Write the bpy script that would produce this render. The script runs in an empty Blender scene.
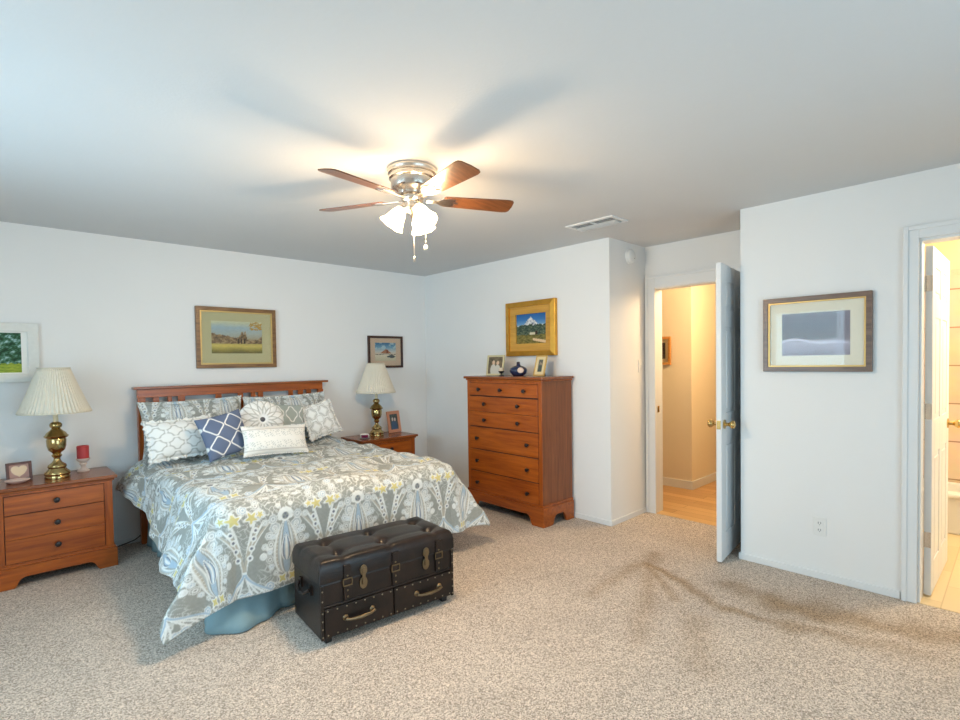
import bpy, bmesh, math, random
import numpy as np
from mathutils import Vector, Matrix
PI = math.pi
R_ = math.radians
C = bpy.context.scene.collection
scene = bpy.context.scene

# ---------------------------------------------------------------- camera
TH, F, HY, CAMZ, PITCH, ROLL = .7622, 517.0, 374.7, 1.4137, -.0252, -.0147
R0 = Vector((math.cos(TH), -math.sin(TH), 0)); F0 = Vector((math.sin(TH), math.cos(TH), 0)); Z0 = Vector((0, 0, 1))
FW = F0*math.cos(PITCH) + Z0*math.sin(PITCH)
UP = Z0*math.cos(PITCH) - F0*math.sin(PITCH)
RT = R0*math.cos(ROLL) + UP*math.sin(ROLL)
UP = UP*math.cos(ROLL) - R0*math.sin(ROLL)
cam = bpy.data.cameras.new('camera'); camo = bpy.data.objects.new('camera', cam); C.objects.link(camo)
camo.matrix_world = Matrix(((RT.x, UP.x, -FW.x, 0), (RT.y, UP.y, -FW.y, 0), (RT.z, UP.z, -FW.z, CAMZ), (0, 0, 0, 1)))
cam.sensor_width = 36; cam.lens = F/960*36; cam.shift_y = (HY-360)/960; cam.clip_start = .02
scene.camera = camo

# ---------------------------------------------------------------- world, daylight, exposure
scene.view_settings.view_transform = 'Standard'; scene.view_settings.look = 'None'
scene.view_settings.gamma = 1; scene.view_settings.use_curve_mapping = False
scene.view_settings.exposure = 0.08
w = bpy.data.worlds.new('sky'); scene.world = w; w.use_nodes = True
w.node_tree.nodes['Background'].inputs[0].default_value = (.72, .86, 1, 1)
w.node_tree.nodes['Background'].inputs[1].default_value = 1.2

def area(name, loc, rot, sx, sy, power, col):
    l = bpy.data.lights.new(name, 'AREA'); l.shape = 'RECTANGLE'; l.size = sx; l.size_y = sy; l.energy = power; l.color = col
    o = bpy.data.objects.new(name, l); o.location = loc; o.rotation_euler = rot; C.objects.link(o); return o
def point(name, loc, power, col, r=.05, parent=None):
    l = bpy.data.lights.new(name, 'POINT'); l.energy = power; l.color = col; l.shadow_soft_size = r
    o = bpy.data.objects.new(name, l); o.location = loc; C.objects.link(o); o.parent = parent; return o
DAY = (.54, .82, 1)
area('daylight_left_window', (-1.13, 2.6, 1.45), (0, R_(-90), 0), 1.35, 1.9, 76, DAY)       # just outside the left window
area('daylight_patio_door', (1.45, -1.33, 1.08), (R_(90), 0, 0), 2.3, 2.05, 62, (.50, .80, 1))  # just outside the glass door behind the camera
point('hall_lamp', (5.0, 1.62, 2.2), 46, (1, .72, .42), .12)
point('bath_lamp', (5.0, -.35, 2.15), 76, (1, .80, .52), .15)

# ---------------------------------------------------------------- node helpers
def mat_new(name):
    m = bpy.data.materials.new(name); m.use_nodes = True; return m, m.node_tree.nodes, m.node_tree.links, m.node_tree.nodes['Principled BSDF']
def lin(*c):
    return tuple((x/255/12.92 if x/255 <= .04045 else ((x/255+.055)/1.055)**2.4) for x in c)
def rgba(c): return (c[0], c[1], c[2], 1)
def simple(name, col, rough=.5, metal=0, noise=.06, nscale=30, bump=0, bscale=200, spec=.5):
    m, N, L, b = mat_new(name)
    t = N.new('ShaderNodeTexNoise'); t.inputs['Scale'].default_value = nscale; t.inputs['Detail'].default_value = 4
    tc = N.new('ShaderNodeTexCoord'); L.new(tc.outputs['Object'], t.inputs['Vector'])
    mx = N.new('ShaderNodeMix'); mx.data_type = 'RGBA'
    mx.inputs[6].default_value = rgba([v*(1-noise) for v in col]); mx.inputs[7].default_value = rgba([min(1, v*(1+noise)) for v in col])
    L.new(t.outputs['Fac'], mx.inputs[0]); L.new(mx.outputs[2], b.inputs['Base Color'])
    b.inputs['Roughness'].default_value = rough; b.inputs['Metallic'].default_value = metal; b.inputs['Specular IOR Level'].default_value = spec
    if bump:
        t2 = N.new('ShaderNodeTexNoise'); t2.inputs['Scale'].default_value = bscale; t2.inputs['Detail'].default_value = 3; L.new(tc.outputs['Object'], t2.inputs['Vector'])
        bp = N.new('ShaderNodeBump'); bp.inputs['Strength'].default_value = bump; bp.inputs['Distance'].default_value = .01
        L.new(t2.outputs['Fac'], bp.inputs['Height']); L.new(bp.outputs[0], b.inputs['Normal'])
    return m
def wood(name, c1, c2, axis, rough=.32, scale=9, coat=.15):
    m, N, L, b = mat_new(name)
    tc = N.new('ShaderNodeTexCoord'); mp = N.new('ShaderNodeMapping'); L.new(tc.outputs['Object'], mp.inputs[0])
    s = [scale*2.2]*3; s[axis] = scale*.16; mp.inputs['Scale'].default_value = s
    t = N.new('ShaderNodeTexNoise'); t.inputs['Scale'].default_value = 1.6; t.inputs['Detail'].default_value = 7; t.inputs['Roughness'].default_value = .62
    t.inputs['Distortion'].default_value = .5
    L.new(mp.outputs[0], t.inputs['Vector'])
    r = N.new('ShaderNodeValToRGB'); r.color_ramp.elements[0].position = .33; r.color_ramp.elements[1].position = .68
    r.color_ramp.elements[0].color = rgba(c1); r.color_ramp.elements[1].color = rgba(c2)
    L.new(t.outputs['Fac'], r.inputs[0]); L.new(r.outputs[0], b.inputs['Base Color'])
    b.inputs['Roughness'].default_value = rough; b.inputs['Coat Weight'].default_value = coat; b.inputs['Coat Roughness'].default_value = .2
    return m
def vcol(name, rough=.8, bump=0, bscale=300, coat=0):
    m, N, L, b = mat_new(name)
    v = N.new('ShaderNodeVertexColor'); v.layer_name = 'Col'; L.new(v.outputs[0], b.inputs['Base Color'])
    b.inputs['Roughness'].default_value = rough; b.inputs['Specular IOR Level'].default_value = .25
    if bump:
        tc = N.new('ShaderNodeTexCoord'); t2 = N.new('ShaderNodeTexNoise'); t2.inputs['Scale'].default_value = bscale; L.new(tc.outputs['Object'], t2.inputs['Vector'])
        bp = N.new('ShaderNodeBump'); bp.inputs['Strength'].default_value = bump; bp.inputs['Distance'].default_value = .01
        L.new(t2.outputs['Fac'], bp.inputs['Height']); L.new(bp.outputs[0], b.inputs['Normal'])
    return m
def emis(name, col, s, base=(.8, .8, .8)):
    m, N, L, b = mat_new(name); b.inputs['Emission Color'].default_value = rgba(col); b.inputs['Emission Strength'].default_value = s
    b.inputs['Base Color'].default_value = rgba(base); return m
def glass_pane(name, refl=.9):
    m, N, L, b = mat_new(name); N.remove(b); out = N['Material Output']
    t = N.new('ShaderNodeBsdfTransparent'); t.inputs[0].default_value = (.97, .98, .98, 1)
    g = N.new('ShaderNodeBsdfGlossy'); g.inputs['Roughness'].default_value = .03
    fr = N.new('ShaderNodeFresnel'); fr.inputs[0].default_value = 1.45
    mu = N.new('ShaderNodeMath'); mu.operation = 'MULTIPLY'; mu.inputs[1].default_value = refl; L.new(fr.outputs[0], mu.inputs[0])
    mx = N.new('ShaderNodeMixShader'); L.new(mu.outputs[0], mx.inputs[0]); L.new(t.outputs[0], mx.inputs[1]); L.new(g.outputs[0], mx.inputs[2]); L.new(mx.outputs[0], out.inputs[0])
    return m

# materials
M = {}
M['wall'] = simple('wall_paint', (.82, .82, .81), .75, noise=.012, nscale=3, bump=.06, bscale=120, spec=.25)
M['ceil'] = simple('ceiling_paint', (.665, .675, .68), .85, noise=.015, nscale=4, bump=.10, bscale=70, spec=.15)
M['trim'] = simple('white_trim_paint', (.78, .79, .79), .4, noise=.01)
M['hallwall'] = simple('hall_wall_paint', (.80, .70, .52), .75, noise=.015, nscale=3, spec=.25)
M['bathwall'] = simple('bath_wall_paint', (.85, .72, .45), .7, noise=.015, nscale=3, spec=.25)
CH1, CH2 = (.25, .048, .005), (.46, .112, .011)
M['wx'] = wood('cherry_wood_grain_x', CH1, CH2, 0)
M['wy'] = wood('cherry_wood_grain_y', CH1, CH2, 1)
M['wz'] = wood('cherry_wood_grain_z', CH1, CH2, 2)
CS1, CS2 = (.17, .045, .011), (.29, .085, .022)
M['side'] = wood('cherry_case_darker', CS1, CS2, 2, rough=.45, coat=.03)  # darker, browner cherry tone for the cases than for the fronts
M['topx'] = wood('cherry_top', (.19, .05, .014), (.33, .10, .03), 0, rough=.25)
M['topy'] = wood('cherry_top_y', (.19, .05, .014), (.33, .10, .03), 1, rough=.25)
M['dark'] = simple('dark_knob', (.018, .012, .011), .35)
M['gap'] = simple('drawer_gap_shade', (.05, .014, .006), .6)  # near-black brown, shade of the drawer gaps put in as colour
M['brass'] = simple('polished_brass', (.62, .42, .16), .2, 1, noise=.08)
M['oldbrass'] = simple('antique_brass', (.46, .33, .14), .17, 1, noise=.12)
M['abrass'] = simple('aged_trunk_brass', (.20, .15, .09), .38, 1, noise=.25, nscale=60)
M['stud'] = simple('nailhead_brass', (.30, .25, .18), .35, 1)
M['nickel'] = simple('brushed_nickel', (.66, .60, .53), .25, 1, noise=.05)
M['white_plastic'] = simple('white_plastic', (.80, .80, .78), .4, noise=.01)
M['black'] = simple('black_plastic', (.012, .012, .013), .4)
M['cream'] = simple('cream_candle_sleeve', (.78, .66, .44), .5)
M['glass'] = glass_pane('picture_glass', .4)
M['winglass'] = glass_pane('window_glass', .6)
M['gold'] = simple('gold_leaf', (.70, .36, .055), .33, .75, noise=.2, nscale=14)
M['goldmat'] = wood('gold_liner', (.50, .25, .03), (.66, .36, .06), 0, rough=.45)

# ---------------------------------------------------------------- mesh builder
class MB:
    def __init__(s): s.v = []; s.f = []
    def add(s, vs, fs):
        n = len(s.v); s.v += [tuple(p) for p in vs]; s.f += [tuple(i+n for i in f) for f in fs]; return s
    def box(s, x0, x1, y0, y1, z0, z1, mtx=None):
        vs = [Vector((x, y, z)) for z in (z0, z1) for y in (y0, y1) for x in (x0, x1)]
        if mtx: vs = [mtx @ p for p in vs]
        return s.add(vs, [(0, 2, 3, 1), (4, 5, 7, 6), (0, 1, 5, 4), (2, 6, 7, 3), (0, 4, 6, 2), (1, 3, 7, 5)])
    def lathe(s, prof, seg=32, mtx=None, cap=True):
        vs = []; fs = []
        for r, z in prof:
            for k in range(seg):
                a = 2*PI*k/seg; vs.append(Vector((r*math.cos(a), r*math.sin(a), z)))
        for i in range(len(prof)-1):
            for k in range(seg):
                a, b = i*seg+k, i*seg+(k+1) % seg; fs.append((a, b, b+seg, a+seg))
        if cap:
            fs.append(tuple(range(seg-1, -1, -1))); n = (len(prof)-1)*seg; fs.append(tuple(range(n, n+seg)))
        if mtx: vs = [mtx @ p for p in vs]
        return s.add(vs, fs)
    def tube(s, pts, r, seg=10):
        pts = [Vector(p) for p in pts]; vs = []; fs = []
        prev = None
        for i, p in enumerate(pts):
            t = (pts[min(i+1, len(pts)-1)]-pts[max(i-1, 0)]).normalized()
            if prev is None: u = t.orthogonal().normalized()
            else: u = (prev-t*prev.dot(t)).normalized()
            prev = u; v = t.cross(u)
            rr = r[i] if isinstance(r, (list, tuple)) else r
            for k in range(seg):
                a = 2*PI*k/seg; vs.append(p+(u*math.cos(a)+v*math.sin(a))*rr)
        for i in range(len(pts)-1):
            for k in range(seg):
                a, b = i*seg+k, i*seg+(k+1) % seg; fs.append((a, b, b+seg, a+seg))
        fs.append(tuple(range(seg-1, -1, -1))); n = (len(pts)-1)*seg; fs.append(tuple(range(n, n+seg)))
        return s.add(vs, fs)
    def prism(s, poly, d0, d1, mtx):   # polygon in local xy (counter-clockwise), extruded along local z
        n = len(poly); vs = [mtx @ Vector((x, y, z)) for z in (d0, d1) for x, y in poly]
        fs = [tuple(range(n-1, -1, -1)), tuple(range(n, 2*n))]+[(i, (i+1) % n, (i+1) % n+n, i+n) for i in range(n)]
        return s.add(vs, fs)
    def build(s, name, m, parent=None, bevel=0, smooth=False, seg=2):
        me = bpy.data.meshes.new(name); me.from_pydata(s.v, [], s.f); me.update()
        bm = bmesh.new(); bm.from_mesh(me); bmesh.ops.recalc_face_normals(bm, faces=bm.faces); bm.to_mesh(me); bm.free()
        o = bpy.data.objects.new(name, me); C.objects.link(o); me.materials.append(m)
        if parent: o.parent = parent
        if smooth:
            for p in me.polygons: p.use_smooth = len(p.vertices) == 4
            me.set_sharp_from_angle(angle=R_(50))
        if bevel:
            b = o.modifiers.new('bevel', 'BEVEL'); b.width = bevel; b.segments = seg; b.limit_method = 'ANGLE'; b.angle_limit = R_(40); b.harden_normals = False
        return o
def grid_mesh(name, X, Y, Z, col, m, parent=None, smooth=True, close=False):
    nu, nv = X.shape
    vs = np.stack([X, Y, Z], -1).reshape(-1, 3)
    idx = np.arange(nu*nv).reshape(nu, nv)
    q = np.stack([idx[:-1, :-1], idx[1:, :-1], idx[1:, 1:], idx[:-1, 1:]], -1).reshape(-1, 4)
    me = bpy.data.meshes.new(name)
    me.vertices.add(len(vs)); me.vertices.foreach_set('co', vs.astype(np.float32).ravel())
    me.loops.add(q.size); me.loops.foreach_set('vertex_index', q.ravel().astype(np.int32))
    me.polygons.add(len(q)); me.polygons.foreach_set('loop_start', np.arange(0, q.size, 4, dtype=np.int32))
    me.update(calc_edges=True); me.validate()
    if col is not None:
        ca = me.color_attributes.new('Col', 'FLOAT_COLOR', 'POINT')
        c4 = np.concatenate([col.reshape(-1, 3), np.ones((len(vs), 1))], 1).astype(np.float32); ca.data.foreach_set('color', c4.ravel())
    me.polygons.foreach_set('use_smooth', np.full(len(q), smooth))
    me.materials.append(m)
    o = bpy.data.objects.new(name, me); C.objects.link(o)
    if parent: o.parent = parent
    return o
def tag(o, label, cat, group=None):
    o['label'] = label; o['category'] = cat
    if group: o['group'] = group
    return o
def thing(name, label, cat, loc=(0, 0, 0), rz=0, group=None):
    o = bpy.data.objects.new(name, None); C.objects.link(o); o.location = loc; o.rotation_euler = (0, 0, rz); o.empty_display_size = .1
    return tag(o, label, cat, group)
def struct(o): o['kind'] = 'structure'; return o
def SB(name, m, boxes, bevel=0, parent=None):
    b = MB()
    for x in boxes: b.box(*x)
    o = b.build(name, m, parent, bevel)
    if not parent: struct(o)
    return o
def join_into(o, mb, m):      # more geometry, with a material of its own, into an existing mesh
    me = o.data; k_ = len(me.materials); me.materials.append(m)
    bm = bmesh.new(); bm.from_mesh(me); vs = [bm.verts.new(p) for p in mb.v]
    for f in mb.f:
        nf = bm.faces.new([vs[i] for i in f]); nf.material_index = k_
    bm.to_mesh(me); bm.free()
def copy_tree(o, parent=None):
    c = o.copy(); C.objects.link(c)
    if parent: c.parent = parent
    for ch in list(o.children): copy_tree(ch, c)
    return c
def plab(o, label): o['label'] = label; return o

# ================================================================ SETTING
XW, XD, YW, YR, Y3, H = 3.806, 4.404, 4.921, 2.396, 1.353, 2.44
XL, YB = -1.0, -1.2
# carpet with worn tracks
m, N, L, b = mat_new('carpet')
tc = N.new('ShaderNodeTexCoord')
n1 = N.new('ShaderNodeTexNoise'); n1.inputs['Scale'].default_value = 190; n1.inputs['Detail'].default_value = 2; n1.inputs['Roughness'].default_value = .7
n2 = N.new('ShaderNodeTexNoise'); n2.inputs['Scale'].default_value = 3.2; n2.inputs['Detail'].default_value = 5
n3 = N.new('ShaderNodeTexVoronoi'); n3.inputs['Scale'].default_value = 200
for n in (n1, n2, n3): L.new(tc.outputs['Object'], n.inputs['Vector'])
rp = N.new('ShaderNodeValToRGB'); rp.color_ramp.elements[0].position = .26; rp.color_ramp.elements[1].position = .74
rp.color_ramp.elements[0].color = rgba(lin(134, 122, 111)); rp.color_ramp.elements[1].color = rgba(lin(234, 220, 206))
sx = N.new('ShaderNodeSeparateColor'); L.new(n3.outputs['Color'], sx.inputs[0])
mxc = N.new('ShaderNodeMath'); mxc.operation = 'MULTIPLY_ADD'; mxc.inputs[1].default_value = .45; L.new(sx.outputs[0], mxc.inputs[0])
hf = N.new('ShaderNodeMath'); hf.operation = 'MULTIPLY'; hf.inputs[1].default_value = .55; L.new(n1.outputs['Fac'], hf.inputs[0]); L.new(hf.outputs[0], mxc.inputs[2])
L.new(mxc.outputs[0], rp.inputs[0])
va = N.new('ShaderNodeVertexColor'); va.layer_name = 'Col'
mr = N.new('ShaderNodeMapRange'); mr.inputs[1].default_value = .3; mr.inputs[2].default_value = .7; mr.inputs[3].default_value = .93; mr.inputs[4].default_value = 1.05
L.new(n2.outputs['Fac'], mr.inputs[0])
mu = N.new('ShaderNodeMix'); mu.data_type = 'RGBA'; mu.blend_type = 'MULTIPLY'; mu.inputs[0].default_value = 1
L.new(rp.outputs[0], mu.inputs[6]); L.new(mr.outputs[0], mu.inputs[7])
mu2 = N.new('ShaderNodeMix'); mu2.data_type = 'RGBA'; mu2.blend_type = 'MULTIPLY'; mu2.inputs[0].default_value = 1
L.new(mu.outputs[2], mu2.inputs[6]); L.new(va.outputs[0], mu2.inputs[7]); L.new(mu2.outputs[2], b.inputs['Base Color'])
b.inputs['Roughness'].default_value = .95; b.inputs['Specular IOR Level'].default_value = .1
bp = N.new('ShaderNodeBump'); bp.inputs['Strength'].default_value = .22; bp.inputs['Distance'].default_value = .008
L.new(mxc.outputs[0], bp.inputs['Height']); L.new(bp.outputs[0], b.inputs['Normal'])
M['carpet'] = m
xs = np.arange(XL, XD+.001, .025); ys = np.arange(YB, YW+.001, .025)
xs[-1] = XD; ys[-1] = YW
GX, GY = np.meshgrid(xs, ys, indexing='ij')
def segd(px, py, a, b_):
    dx, dy = b_[0]-a[0], b_[1]-a[1]; t = np.clip(((px-a[0])*dx+(py-a[1])*dy)/(dx*dx+dy*dy), 0, 1)
    return np.hypot(px-a[0]-t*dx, py-a[1]-t*dy), t
wear = np.zeros_like(GX)
rs = np.random.RandomState(4)
wob = .05*np.sin(GX*9+GY*5)+.04*np.sin(GX*17-GY*13)+.03*np.sin(GY*31+GX*7)
TRACKS = [((3.30, 1.80), (2.95, 1.10), .045, .9, .8), ((3.28, 1.80), (2.90, 1.40), .05, .75, .9), ((3.28, 1.80), (2.62, 1.80), .07, .55, .75), ((3.2, 1.70), (2.35, 1.33), .07, .5, .8), ((3.45, 1.82), (3.0, 1.75), .09, .5, .8),
          ((2.98, 1.15), (3.05, .80), .06, .8, .8), ((3.30, 1.25), (3.25, .80), .10, .55, .5), ((3.25, .95), (3.50, .05), .16, .8, .1), ((3.02, .85), (3.15, .3), .10, .6, .5), ((2.75, 1.2), (2.3, 1.0), .10, .35, .5), ((3.5, .2), (3.4, -.5), .18, .6, .5)]
for a, b_, wd, st, _ in TRACKS:
    d, t = segd(GX+wob*.45, GY+wob*.35, a, b_); wd = wd*.8
    wear = np.maximum(wear, st*np.exp(-(d/wd)**2)*(1-.45*t))
wear = np.clip(wear*1.15, 0, 1); wearc = np.stack([1-.38*wear, 1-.49*wear, 1-.62*wear], -1)
GZ = np.zeros_like(GX)
fl = grid_mesh('floor', GX, GY, GZ, wearc, M['carpet']); struct(fl)
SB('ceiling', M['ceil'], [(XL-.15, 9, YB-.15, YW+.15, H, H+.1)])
SB('wall_headboard_side', M['wall'], [(XL-.15, 5.6, YW, YW+.12, -.02, H)])
SB('wall_right_far', M['wall'], [(XW, XD+.12, YR, YW, -.02, H)])
SB('wall_alcove', M['wall'], [(XD, XD+.12, 2.305, YR, -.02, H), (XD, XD+.12, Y3-.12, 1.52, -.02, H), (XD, XD+.12, 1.52, 2.305, 2.055, H)])
SB('wall_right_near', M['wall'], [(XW, XW+.12, .40, Y3, -.02, H), (XW+.12, XD+.12, Y3-.12, Y3, -.02, H), (XW, XW+.12, YB, -.42, -.02, H), (XW, XW+.12, -.42, .40, 2.066, H)])
SB('wall_left', M['wall'], [(XL-.12, XL, YB, 1.65, -.02, H), (XL-.12, XL, 3.55, YW, -.02, H), (XL-.12, XL, 1.65, 3.55, -.02, .78), (XL-.12, XL, 1.65, 3.55, 2.12, H)])
SB('wall_behind', M['wall'], [(XL-.12, .3, YB-.12, YB, -.02, H), (2.6, 9, YB-.12, YB, -.02, H), (.3, 2.6, YB-.12, YB, 2.1, H)])
# windows (behind and left of the camera)
wf = MB()
for z in (.78, 2.07): wf.box(XL-.10, XL-.04, 1.65, 3.55, z, z+.05)
for y in (1.65, 2.575, 3.50): wf.box(XL-.10, XL-.04, y, y+.05, .83, 2.07)
o = struct(wf.build('window_1', M['trim'])); MB().box(XL-.075, XL-.069, 1.70, 3.50, .83, 2.07).build('pane', M['winglass'], o)
wf = MB()
for z in (0, 2.04): wf.box(.3, 2.6, YB-.10, YB-.04, z, z+.06)
for x in (.3, 1.42, 2.54): wf.box(x, x+.06, YB-.10, YB-.04, .06, 2.04)
o = struct(wf.build('window_2', M['trim'])); MB().box(.36, 2.54, YB-.075, YB-.069, .06, 2.04).build('pane', M['winglass'], o)
# baseboards
bz = .045
SB('baseboard_headboard_side', M['trim'], [(XL, XW, YW-.012, YW, 0, bz)], .003)
SB('baseboard_right', M['trim'], [(XW-.012, XW, YR-.012, YW-.012, 0, bz)], .003)
SB('baseboard_alcove', M['trim'], [(XW, XD, YR-.012, YR, 0, bz)], .003)
SB('baseboard_right_near', M['trim'], [(XW-.012, XW, .475, Y3+.012, 0, bz), (XW, XD-.02, Y3, Y3+.012, 0, bz)], .003)
# bedroom door casing and jamb
def casing(name, boxes): return SB(name, M['trim'], boxes, .006)
casing('trim_1', [(XD-.018, XD, 2.295, 2.388, 0, 2.165), (XD-.018, XD, 1.415, 1.525, 0, 2.165), (XD-.018, XD, 1.525, 2.295, 2.055, 2.165),
                  (XD-.026, XD-.018, 2.36, 2.388, 0, 2.165), (XD-.026, XD-.018, 1.445, 2.36, 2.14, 2.165)])
SB('trim_2', M['trim'], [(XD+.002, XD+.13, 2.299, 2.306, 0, 2.055), (XD+.002, XD+.13, 1.52, 1.535, 0, 2.055), (XD+.002, XD+.13, 1.535, 2.299, 2.048, 2.06)], .002)
plab(MB().box(XD+.03, XD+.065, 2.2965, 2.299, .925, .985).build('strike_plate', M['brass'], bpy.data.objects['trim_2'], .001), 'brass strike plate on the door jamb')
casing('trim_3', [(XW-.018, XW, .40, .47, 0, 2.14), (XW-.018, XW, -.49, -.42, 0, 2.14), (XW-.018, XW, -.42, .40, 2.066, 2.14),
                  (XW-.026, XW-.018, .445, .47, 0, 2.14), (XW-.026, XW-.018, -.47, .445, 2.115, 2.14)])
SB('trim_4', M['trim'], [(XW+.002, XW+.12, .388, .40, 0, 2.066), (XW+.002, XW+.12, -.42, -.405, 0, 2.066), (XW+.002, XW+.12, -.405, .388, 2.052, 2.07)], .002)

# six panel doors: local x along width from the hinge, y thickness 0..-T, z up
def six_panel(name, wd, ht, T, loc, rz, stile=.11):
    d = MB().box(0, wd, -T+.006, -.006, 0, ht).build(name, M['trim'], None); struct(d)
    d.location = loc; d.rotation_euler = (0, 0, rz)
    rails = [(0, .18), (.82, 1.02), (1.62, 1.74), (ht-.115, ht)]
    fr = MB()
    for y0, y1 in ((-.008, 0), (-T, -T+.008)):
        for x0, x1 in ((0, stile), (wd-stile, wd), (wd/2-.05, wd/2+.05)): fr.box(x0, x1, y0, y1, 0, ht)
        for z0, z1 in rails:
            fr.box(stile, wd/2-.05, y0, y1, z0, z1); fr.box(wd/2+.05, wd-stile, y0, y1, z0, z1)
    fr.build('door_stiles', M['trim'], d, .005)
    for z0, z1 in ((.18, .82), (1.02, 1.62), (1.74, ht-.115)):
        for x0, x1 in ((stile, wd/2-.05), (wd/2+.05, wd-stile)):
            p = MB().box(x0+.03, x1-.03, -T+.001, -.001, z0+.03, z1-.03).build('raised_panel', M['trim'], d, .006)
    for sy, y in ((1, 0), (-1, -T)):
        k = MB(); mtx = Matrix.Translation((wd-.065, y, .945)) @ Matrix.Rotation(-sy*PI/2, 4, 'X')
        k.lathe([(.032, 0), (.032, .006), (.014, .010), (.011, .028), (.018, .036), (.027, .048), (.029, .058), (.024, .068), (.010, .072)], 20, mtx)
        plab(k.build('door_knob', M['brass'], d, smooth=True), 'polished brass door knob')
    plab(MB().box(wd-.001, wd+.002, -T/2-.013, -T/2+.013, .915, .975).build('latch_plate', M['brass'], d), 'brass latch plate')
    return d
d1 = six_panel('door_1', .79, 2.05, .035, (XD-.005, 1.497, .012), PI+R_(6.4))
# leaf is built towards +x: rotated to point at -x, the room side
d2 = six_panel('door_2', .76, 2.03, .035, (XW+.135, .388, .012), R_(-1.2))
for z in (.28, 1.03, 1.77):
    plab(MB().box(-.003, .0, -.033, -.004, z, z+.09).box(-.012, -.003, -.006, .004, z, z+.09).build('hinge', M['nickel'], d2), 'steel door hinge')
# hall
m, N, L, b = mat_new('hall_wood_floor')
tc = N.new('ShaderNodeTexCoord'); bt = N.new('ShaderNodeTexBrick'); L.new(tc.outputs['Object'], bt.inputs['Vector'])
mp = N.new('ShaderNodeMapping'); L.new(tc.outputs['Object'], mp.inputs[0]); mp.inputs['Rotation'].default_value = (0, 0, PI/2); L.new(mp.outputs[0], bt.inputs['Vector'])
bt.inputs['Scale'].default_value = 1; bt.inputs['Brick Width'].default_value = 1.1; bt.inputs['Row Height'].default_value = .11; bt.inputs['Mortar Size'].default_value = .002
bt.inputs['Color1'].default_value = rgba((.56, .31, .12)); bt.inputs['Color2'].default_value = rgba((.70, .44, .19)); bt.inputs['Mortar'].default_value = rgba((.3, .13, .04))
L.new(bt.outputs['Color'], b.inputs['Base Color']); b.inputs['Roughness'].default_value = .35; M['hallfloor'] = m
SB('floor_hall', M['hallfloor'], [(XD+.0, 9, Y3-.12, YW, -.03, .004)])
SB('wall_hall', M['hallwall'], [(5.45, 5.6, 2.435, YW, -.02, H), (5.6, 9, 2.435, 2.55, -.02, H), (8.9, 9, Y3, 2.435, -.02, H)])
SB('wall_hall_near', M['hallwall'], [(XD+.12, 9, Y3-.12, Y3, -.02, H)])
SB('baseboard_hall', M['trim'], [(5.435, 5.45, 2.42, YW, 0.004, .095), (5.45, 8.9, 2.42, 2.435, 0.004, .095)], .003)
# bathroom
m, N, L, b = mat_new('bath_tile_wall')
tc = N.new('ShaderNodeTexCoord'); mp = N.new('ShaderNodeMapping'); L.new(tc.outputs['Object'], mp.inputs[0]); mp.inputs['Rotation'].default_value = (PI/2, 0, PI/2)
mp.inputs['Rotation'].default_value = (0, -PI/2, 0)
bt = N.new('ShaderNodeTexBrick'); L.new(mp.outputs[0], bt.inputs['Vector']); bt.offset = 0
bt.inputs['Scale'].default_value = 1; bt.inputs['Brick Width'].default_value = .33; bt.inputs['Row Height'].default_value = .33; bt.inputs['Mortar Size'].default_value = .006
bt.inputs['Color1'].default_value = rgba(lin(216, 186, 160)); bt.inputs['Color2'].default_value = rgba(lin(226, 200, 176)); bt.inputs['Mortar'].default_value = rgba(lin(165, 130, 105))
nn = N.new('ShaderNodeTexNoise'); nn.inputs['Scale'].default_value = 6; L.new(tc.outputs['Object'], nn.inputs['Vector'])
mx = N.new('ShaderNodeMix'); mx.data_type = 'RGBA'; mx.blend_type = 'SOFT_LIGHT'; mx.inputs[0].default_value = .4; L.new(bt.outputs['Color'], mx.inputs[6]); L.new(nn.outputs['Color'], mx.inputs[7])
L.new(mx.outputs[2], b.inputs['Base Color']); b.inputs['Roughness'].default_value = .3; M['tile'] = m
m, N, L, b = mat_new('bath_floor_tile')
tc = N.new('ShaderNodeTexCoord'); bt = N.new('ShaderNodeTexBrick'); L.new(tc.outputs['Object'], bt.inputs['Vector']); bt.offset = .5
bt.inputs['Scale'].default_value = 1; bt.inputs['Brick Width'].default_value = .6; bt.inputs['Row Height'].default_value = .15; bt.inputs['Mortar Size'].default_value = .003
bt.inputs['Color1'].default_value = rgba((.72, .56, .33)); bt.inputs['Color2'].default_value = rgba((.78, .62, .38)); bt.inputs['Mortar'].default_value = rgba((.6, .45, .25))
L.new(bt.outputs['Color'], b.inputs['Base Color']); b.inputs['Roughness'].default_value = .4; M['bathfloor'] = m
SB('floor_bath', M['bathfloor'], [(XW-.0, 6.2, YB, Y3-.12, -.03, .004)])
SB('wall_bath', M['bathwall'], [(6.1, 6.2, YB, Y3-.12, -.02, H), (XD+.12, 6.1, Y3-.125, Y3-.121, 0, H)])
SB('wall_bath_tiled', M['tile'], [(6.05, 6.1, YB, Y3-.125, .0, 2.15), (6.04, 6.05, YB, Y3-.125, 2.11, 2.15)])
tub = tag(MB().box(5.45, 5.52, YB+.02, 1.2, .004, .31).box(5.52, 6.04, YB+.02, 1.2, .004, .12).box(5.97, 6.04, YB+.02, 1.2, .12, .31).box(5.43, 5.55, YB+.02, 1.2, .29, .325).build('bathtub', M['white_plastic'], bevel=.012),
          'white bathtub below the tiled wall seen through the right doorway', 'bathtub')
gb = MB(); gb.tube([(6.0, .30, 1.02), (6.0, .30, 1.26)], .012)
gb.tube([(6.0, .30, 1.03), (6.04, .30, 1.03)], .018).tube([(6.0, .30, 1.25), (6.04, .30, 1.25)], .018)
tag(gb.build('grab_bar', M['nickel'], smooth=True), 'metal grab bar on the beige bathroom tiles', 'grab bar')

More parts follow.
